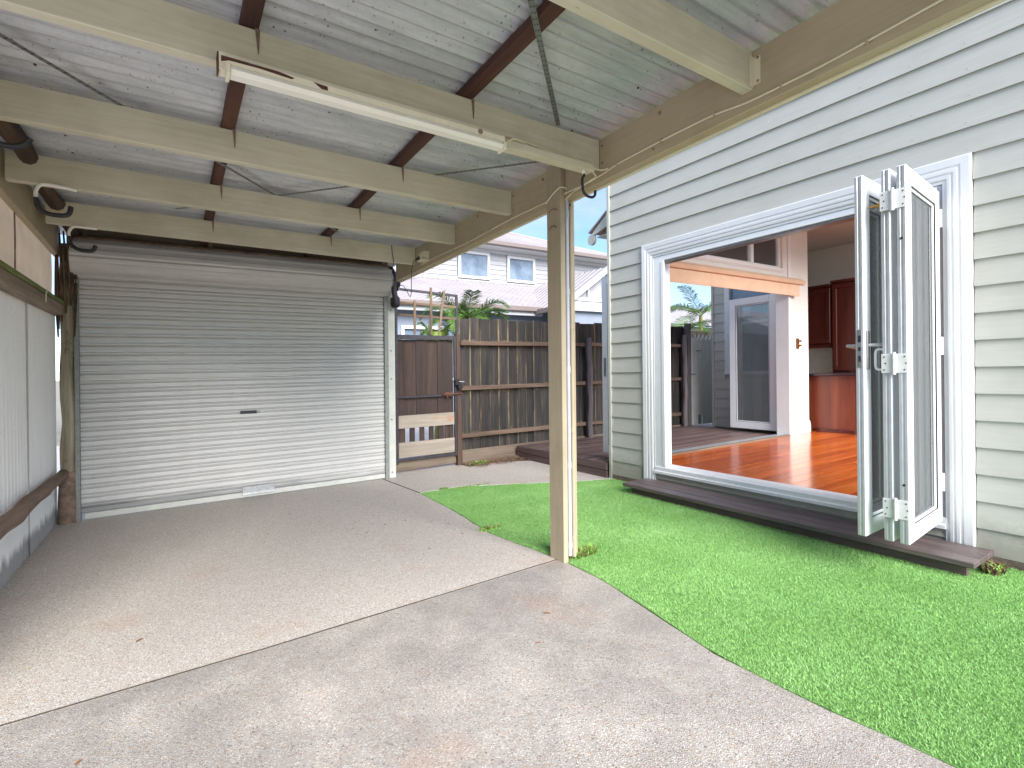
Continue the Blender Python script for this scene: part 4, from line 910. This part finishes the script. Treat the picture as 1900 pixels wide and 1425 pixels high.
# ================================================================ NEIGHBOUR HOUSE
nh = thing('neighbour_house', 'grey two storey house with pale metal roof beyond the fence', 'house', (8, 13, 0))
o0 = .0
m = MB(); z = 3.6
while z < 5.0:
    for a, b in ((2.5, 7.25), (8.42, 9.04), (10.2, 13.6)): m.ext([(14.0, z), (14.02, z+.15), (14.04, z+.15), (14.03, z)], 'x', a, b)
    if z < 4.0 or z > 4.85:
        for a, b in ((7.25, 8.42), (9.04, 10.2)): m.ext([(14.0, z), (14.02, z+.15), (14.04, z+.15), (14.03, z)], 'x', a, b)
    z += .152
c_ = obj('cladding', m, M['nboard'], nh); c_['kind'] = 'stuff'
obj('upper_wall', MB().box(2.5, 7.25, 14.05, 14.2, 2.5, 5.2).box(8.42, 9.04, 14.05, 14.2, 2.5, 5.2).box(10.2, 13.6, 14.05, 14.2, 2.5, 5.2).box(7.25, 10.2, 14.05, 14.2, 2.5, 4.0).box(7.25, 10.2, 14.05, 14.2, 4.86, 5.2).box(13.5, 13.6, 14.2, 20, 0, 5.2), M['nboard'], nh)
for a, b in ((7.28, 8.40), (9.06, 10.17)):
    f = obj('window', MB().box(a, a+.09, 13.95, 14.06, 4.0, 4.86, .005).box(b-.09, b, 13.95, 14.06, 4.0, 4.86, .005).box(a+.09, b-.09, 13.95, 14.06, 4.0, 4.09, .005).box(a+.09, b-.09, 13.95, 14.06, 4.77, 4.86, .005), M['ntrim'], nh)
    obj('pane', MB().box(a+.09, b-.09, 14.02, 14.03, 4.09, 4.77), M['wglass'], f)
def roof_plane(name, A, B, C_, D, n=0, tri=False, th=.06):
    A, B, C_, D = map(Vector, (A, B, C_, D)); m = MB(); up = Vector((0, 0, -th))
    if n:
        # ribbed metal: narrow upstands running up the slope
        for i in range(n):
            t0 = i/n; t1 = t0+.18/n
            P0 = A.lerp(B, t0); P1 = A.lerp(B, t1); Q0 = D.lerp(C_, t0); Q1 = D.lerp(C_, t1)
            u = Vector((0, 0, .022)); m.add([P0, P1, Q1, Q0, P0+u, P1+u, Q1+u, Q0+u], [(4, 5, 6, 7), (0, 4, 7, 3), (1, 2, 6, 5), (0, 1, 5, 4)])
    m.add([A, B, C_, D, A+up, B+up, C_+up, D+up], [(0, 1, 2, 3), (7, 6, 5, 4), (0, 4, 5, 1), (1, 5, 6, 2), (2, 6, 7, 3), (3, 7, 4, 0)])
    return obj(name, m, M['nroof'], nh)
roof_plane('upper_roof', (1.5, 13.5, 5.12), (13.9, 13.5, 5.12), (10.3, 17.6, 6.80), (1.5, 17.6, 6.80), 46)
roof_plane('upper_roof', (13.9, 13.5, 5.12), (13.9, 22, 5.12), (10.3, 19, 6.80), (10.3, 17.6, 6.80), 24)
obj('hip_cap', MB().tube([(13.9, 13.5, 5.14), (10.3, 17.6, 6.83)], .05, 8, False), M['nroof'], nh)
obj('gutter', MB().box(1.5, 13.95, 13.38, 13.50, 5.0, 5.12, .01).box(13.9, 14.0, 13.38, 22, 5.0, 5.12, .01), M['ngut'], nh); obj('eave_soffit', MB().box(1.5, 13.8, 13.50, 14.0, 4.97, 5.0), M['ntrim'], nh)
obj('frieze', MB().box(2.5, 13.6, 13.96, 13.995, 4.87, 4.965), M['ntrim'], nh)
roof_plane('lower_roof', (2.7, 11.2, 2.80), (8.45, 11.2, 2.80), (10.9, 14, 3.92), (6.1, 14, 3.92), 30)
roof_plane('lower_roof', (2.7, 16, 2.80), (2.7, 11.2, 2.80), (6.1, 14, 3.92), (6.1, 15, 3.92), 14)
obj('hip_cap', MB().tube([(2.7, 11.2, 2.82), (6.1, 14, 3.94)], .04, 8, False), M['nroof'], nh); obj('flashing', MB().box(6.1, 10.9, 13.93, 13.99, 3.90, 3.96, .01), M['nroof'], nh)
obj('gutter', MB().box(2.65, 8.45, 11.08, 11.20, 2.68, 2.80, .01), M['ngut'], nh); obj('fascia', MB().box(2.7, 8.4, 11.21, 11.30, 2.58, 2.74), M['ntrim'], nh)
obj('lower_wall', MB().box(2.9, 4.5, 11.6, 11.8, -.1, 2.7).box(5.95, 12.5, 11.6, 11.8, -.1, 2.75).box(4.5, 5.95, 11.6, 11.8, 2.25, 2.7).box(4.5, 5.95, 11.6, 11.8, -.1, .9).box(2.9, 3.05, 11.8, 16, -.1, 2.7), M['nwall'], nh)
f = obj('window', MB().box(4.5, 5.95, 11.55, 11.64, 2.17, 2.25).box(4.5, 5.95, 11.55, 11.64, .9, .97).box(4.5, 4.57, 11.55, 11.64, .97, 2.17).box(5.88, 5.95, 11.55, 11.64, .97, 2.17), M['ntrim'], nh); obj('pane', MB().box(4.57, 5.88, 11.62, 11.63, .97, 2.17), M['wglass'], f)
# gabled porch
pr = obj('porch_gable', MB().add([(8.75, 10.5, 2.98), (11.15, 10.5, 2.98), (9.95, 10.5, 3.78), (8.75, 10.56, 2.98), (11.15, 10.56, 2.98), (9.95, 10.56, 3.78)], [(0, 1, 2), (5, 4, 3), (0, 3, 4, 1), (1, 4, 5, 2), (2, 5, 3, 0)]), M['nboard'], nh)
obj('gable_trim', MB().box(8.6, 11.3, 10.44, 10.49, 2.94, 3.03).box(9.915, 9.985, 10.44, 10.49, 3.03, 3.72).box(9.35, 9.41, 10.44, 10.49, 3.03, 3.40), M['ntrim'], pr)
roof_plane('porch_roof', (8.25, 10.3, 2.74), (8.25, 13.2, 2.74), (9.95, 13.2, 3.90), (9.95, 10.3, 3.90), 12)
roof_plane('porch_roof', (11.65, 13.2, 2.74), (11.65, 10.3, 2.74), (9.95, 10.3, 3.90), (9.95, 13.2, 3.90), 12)
for sgn in (-1, 1):
    m = MB().add([(9.95, 10.26, 3.92), (9.95+sgn*1.75, 10.26, 2.73), (9.95+sgn*1.75, 10.26, 2.56), (9.95, 10.26, 3.74)]+[(9.95, 10.30, 3.92), (9.95+sgn*1.75, 10.30, 2.73), (9.95+sgn*1.75, 10.30, 2.56), (9.95, 10.30, 3.74)], [(0, 1, 2, 3), (7, 6, 5, 4), (0, 4, 5, 1), (1, 5, 6, 2), (2, 6, 7, 3)])
    obj('porch_barge', m, M['ntrim'], nh)
obj('porch_beam', MB().box(8.5, 11.4, 10.47, 10.60, 2.68, 2.93), M['ntrim'], nh); obj('porch_wall', MB().box(8.55, 11.35, 10.62, 10.75, -.1, 2.80), M['nwall'], nh)
obj('porch_gutter', MB().box(8.12, 8.25, 10.3, 11.2, 2.62, 2.74), M['ngut'], nh); obj('floodlight', MB().box(8.15, 8.27, 10.6, 10.7, 2.40, 2.60, .02), M['blackm'], nh)
# house behind fence on the right, glimpsed through the opening
rh = thing('distant_house', 'low grey roof behind palm fronds seen through opening', 'house', (14, 12, 0))
obj('wall', MB().box(13.6, 24, 12.5, 12.7, -.1, 2.9), M['nboard'], rh, nz)
obj('roof', MB().add([(13.2, 12.1, 2.9), (24, 12.1, 2.9), (22, 16, 4.3), (14.6, 16, 4.3)], [(0, 1, 2, 3)]).add([(13.2, 12.1, 2.85), (24, 12.1, 2.85), (22, 16, 4.25), (14.6, 16, 4.25)], [(3, 2, 1, 0)]), M['nroof'], rh, nz)
lh = thing('distant_house', 'white neighbouring wall glimpsed left of the carport post', 'house', (-4, 9, 0))
obj('wall', MB().box(-8, -3.2, 9.5, 9.7, -.1, 2.4), M['nboard'], lh, nz)
obj('roof', MB().add([(-8.4, 9.1, 2.4), (-3, 9.1, 2.4), (-3, 12, 3.6), (-8.4, 12, 3.6), (-8.4, 12, 2.4), (-3, 12, 2.4)], [(0, 1, 2, 3), (0, 4, 5, 1), (3, 2, 5, 4), (0, 3, 4), (1, 5, 2)]), M['nroof'], lh, nz)
# ================================================================ PLANTS
def frond(parent, base, az, length, rise, droop, nl=38, ll=.26, mat='palm', wl=.0065):
    base = Vector(base); d = Vector((math.cos(az), math.sin(az), 0)); pts = []
    for i in range(nl+1):
        t = i/nl; pts.append(base+d*(length*t*(1-.15*t))+Vector((0, 0, rise*t-droop*t*t)))
    m = MB(); m.tube(pts[::3]+[pts[-1]], [.008*(1-.8*q/(nl/3+1)) for q in range(len(pts[::3])+1)], 5, False)
    sd_ = Vector((-d.y, d.x, 0))
    for i in range(3, nl+1):
        t = i/nl; L_ = ll*math.sin(math.pi*min(1, .12+.85*t))**.6*(1-.35*t); tg = (pts[min(i+1, nl)]-pts[i-1]).normalized()
        for s_ in (-1, 1):
            for rep in (0, 1):
                o_ = pts[i]-tg*(rep*.5*length/nl); dd = (sd_*s_*random.uniform(.65, .95)+tg*random.uniform(.5, .95)+Vector((0, 0, random.uniform(-.05, .4)))).normalized()
                e1 = o_+dd*L_*.55; e2 = o_+dd*L_*random.uniform(.9, 1.1)+Vector((0, 0, -L_*random.uniform(.10, .35))); wv = tg*wl
                m.add([o_-wv*.6, o_+wv*.6, e1+wv, e1-wv, e2], [(0, 1, 2, 3), (3, 2, 4)])
    return obj('frond', m, M[mat], parent)
def palm(label, base, n, length, rise, seed, mat='palm', az0=0, spread=6.28, ll=.26, stem=None):
    random.seed(seed); t = thing('palm', label, 'palm', (base[0], base[1], -.03), 'palms beyond the paling fence')
    b = Vector(base)
    obj('trunk', MB().tube([(b.x, b.y, -.05), (b.x+.02, b.y, b.z*.5), (b.x, b.y, b.z)], [.07, .055, .04], 9), M['stem'], t, smooth=True)
    for i in range(n):
        az = az0+spread*i/n+random.uniform(-.2, .2); frond(t, b+Vector((0, 0, random.uniform(-.05, .05))), az, length*random.uniform(.8, 1.1), rise*random.uniform(.7, 1.25), rise*random.uniform(.5, 1.1), ll=ll, mat=mat)
    return t
palm('green feathery palm rising above fence beside the gate', (3.70, 6.9, 1.72), 17, .85, 1.15, 11, ll=.27)
pl2 = palm('thin lime green young palm seen through the trellis laths', (3.28, 7.0, 1.35), 9, .38, 1.05, 5, 'palmy', ll=.18)
palm('large drooping palm seen under the peach blind', (9.0, 7.4, 1.55), 18, 1.3, 1.35, 21, ll=.34)
palm('dark palm tip at corner of house wing', (10.3, 7.6, 2.3), 9, 1.2, 1.1, 31, ll=.34)
random.seed(3)
bt = thing('bare_tree', 'thin leafless tree tip against the sky beside post', 'tree', (7.45, 9.5, 0))
obj('trunk', MB().tube([(7.45, 9.5, -.05), (7.5, 9.5, 2), (7.42, 9.5, 3.1), (7.46, 9.5, 3.5), (7.5, 9.5, 4.0)], [.05, .04, .015, .008, .004], 7), M['twig'], bt, smooth=True)
for a in ((.22, .6), (-.12, .45), (.3, .35)): obj('branch', MB().tube([(7.45, 9.5, 3.35-a[1]*.3), (7.45+a[0]*.5, 9.5, 3.5), (7.45+a[0], 9.45, 3.5+a[1]*.6)], [.008, .005, .0025], 5), M['twig'], bt)
def weed(label, c, r, n, h, seed, mats=('weed', 'litter')):
    random.seed(seed); t = thing('weed_tuft', label, 'weed', (c[0], c[1], 0))
    for q, mk in enumerate(mats):
        m = MB()
        for i in range(n if q == 0 else n//3):
            a = random.uniform(0, 6.28); rr_ = r*math.sqrt(random.random()); x = c[0]+rr_*math.cos(a)*c[2]; y = c[1]+rr_*math.sin(a)*.5
            b = random.uniform(0, 6.28); hh = h*random.uniform(.3, 1); o_ = Vector((x, y, -.005)); w_ = Vector((math.cos(b+1.57), math.sin(b+1.57), 0))*.003
            tip = o_+Vector((math.cos(b)*hh*.9, math.sin(b)*hh*.9, hh)); md = o_+Vector((math.cos(b)*hh*.35, math.sin(b)*hh*.35, hh*.7))
            m.add([o_-w_, o_+w_, md+w_*1.4, md-w_*1.4, tip], [(0, 1, 2, 3), (3, 2, 4)])
        obj('blades' if q == 0 else 'dead_blades', m, M[mk], t)
weed('small weed tuft on turf edge where path meets lawn', (2.13, 4.44, 1), .045, 70, .022, 1)
weed('long low strip of yellow green weeds along path edge', (2.42, 4.37, 4), .05, 160, .018, 2)
weed('weed clump spilling over turf edge halfway along driveway', (1.835, 3.10, 1.2), .07, 150, .028, 3)
weed('weedy grass tuft under the post foot', (2.02, 2.33, 1.3), .09, 260, .05, 4)
weed('green weeds growing in soil at fence post foot', (3.02, 5.32, 1.8), .08, 110, .06, 5)
weed('thin grass tuft beneath the side gate', (2.42, 5.62, 2), .07, 200, .04, 6)
weed('dry root tangle at right end of door step', (3.55, .86, 1), .08, 220, .05, 7, ('litter', 'weed'))
random.seed(12)
lt = MB()
for i in range(900):
    x = random.uniform(2.9, 3.85); y = 5.20+random.random()*.24-.10*abs(math.sin(x*9)); a = random.uniform(0, 6.28); s_ = random.uniform(.006, .016); z = .012+random.uniform(0, .02)
    lt.add([(x+s_*math.cos(a), y+s_*math.sin(a), z), (x-s_*.4*math.sin(a), y+s_*.4*math.cos(a), z+.004), (x-s_*math.cos(a), y-s_*math.sin(a), z+random.uniform(0, .006)), (x+s_*.4*math.sin(a), y-s_*.4*math.cos(a), z)], [(0, 1, 2, 3)])
tag(obj('leaf_litter', lt, M['litter']), 'brown leaf litter lying along foot of the paling fence', 'leaf litter', kind='stuff')
def dleaf(x, y, s_, lbl, lobj=None):
    a = random.uniform(0, 6.28); m = MB(); n_ = 6; top_ = []; bot = []
    for i in range(n_+1):
        t = i/n_; u = -s_+2*s_*t; hw = s_*.42*math.sin(math.pi*t)**.8; z = .004+s_*.25*abs(t-.5)
        top_.append((x+u*math.cos(a)-hw*math.sin(a), y+u*math.sin(a)+hw*math.cos(a), z+hw*.5)); bot.append((x+u*math.cos(a)+hw*math.sin(a), y+u*math.sin(a)-hw*math.cos(a), z+hw*.3))
    mid = [((p[0]+q[0])/2, (p[1]+q[1])/2, min(p[2], q[2])-hw*.0-.002) for p, q in zip(top_, bot)]
    m.add(top_+mid+bot, [(i, i+1, n_+1+i+1, n_+1+i) for i in range(n_)]+[(n_+1+i, n_+2+i, 2*n_+3+i, 2*n_+2+i) for i in range(n_)])
    tag(obj('dry_leaf', m, M['leaf']), lbl, 'leaf', 'fallen leaves on the driveway')
dleaf(1.40, 1.86, .016, 'brown curled leaf on damp slab near turf edge')
dleaf(-.13, 2.68, .016, 'tan leaf lying on rear slab toward left wall')
dleaf(-.24, 1.93, .012, 'small tan leaf near slab joint at far left')
dleaf(1.22, 1.68, .010, 'tiny dark leaf beside the curled brown leaf')
for i in range(34):
    y = random.uniform(2.5, 4.9); x = min(turf_edge(y)-.05, random.gauss(1.35, .35)); dleaf(x, y, random.uniform(.004, .010), 'tiny brown leaf fragment on rear driveway slab')
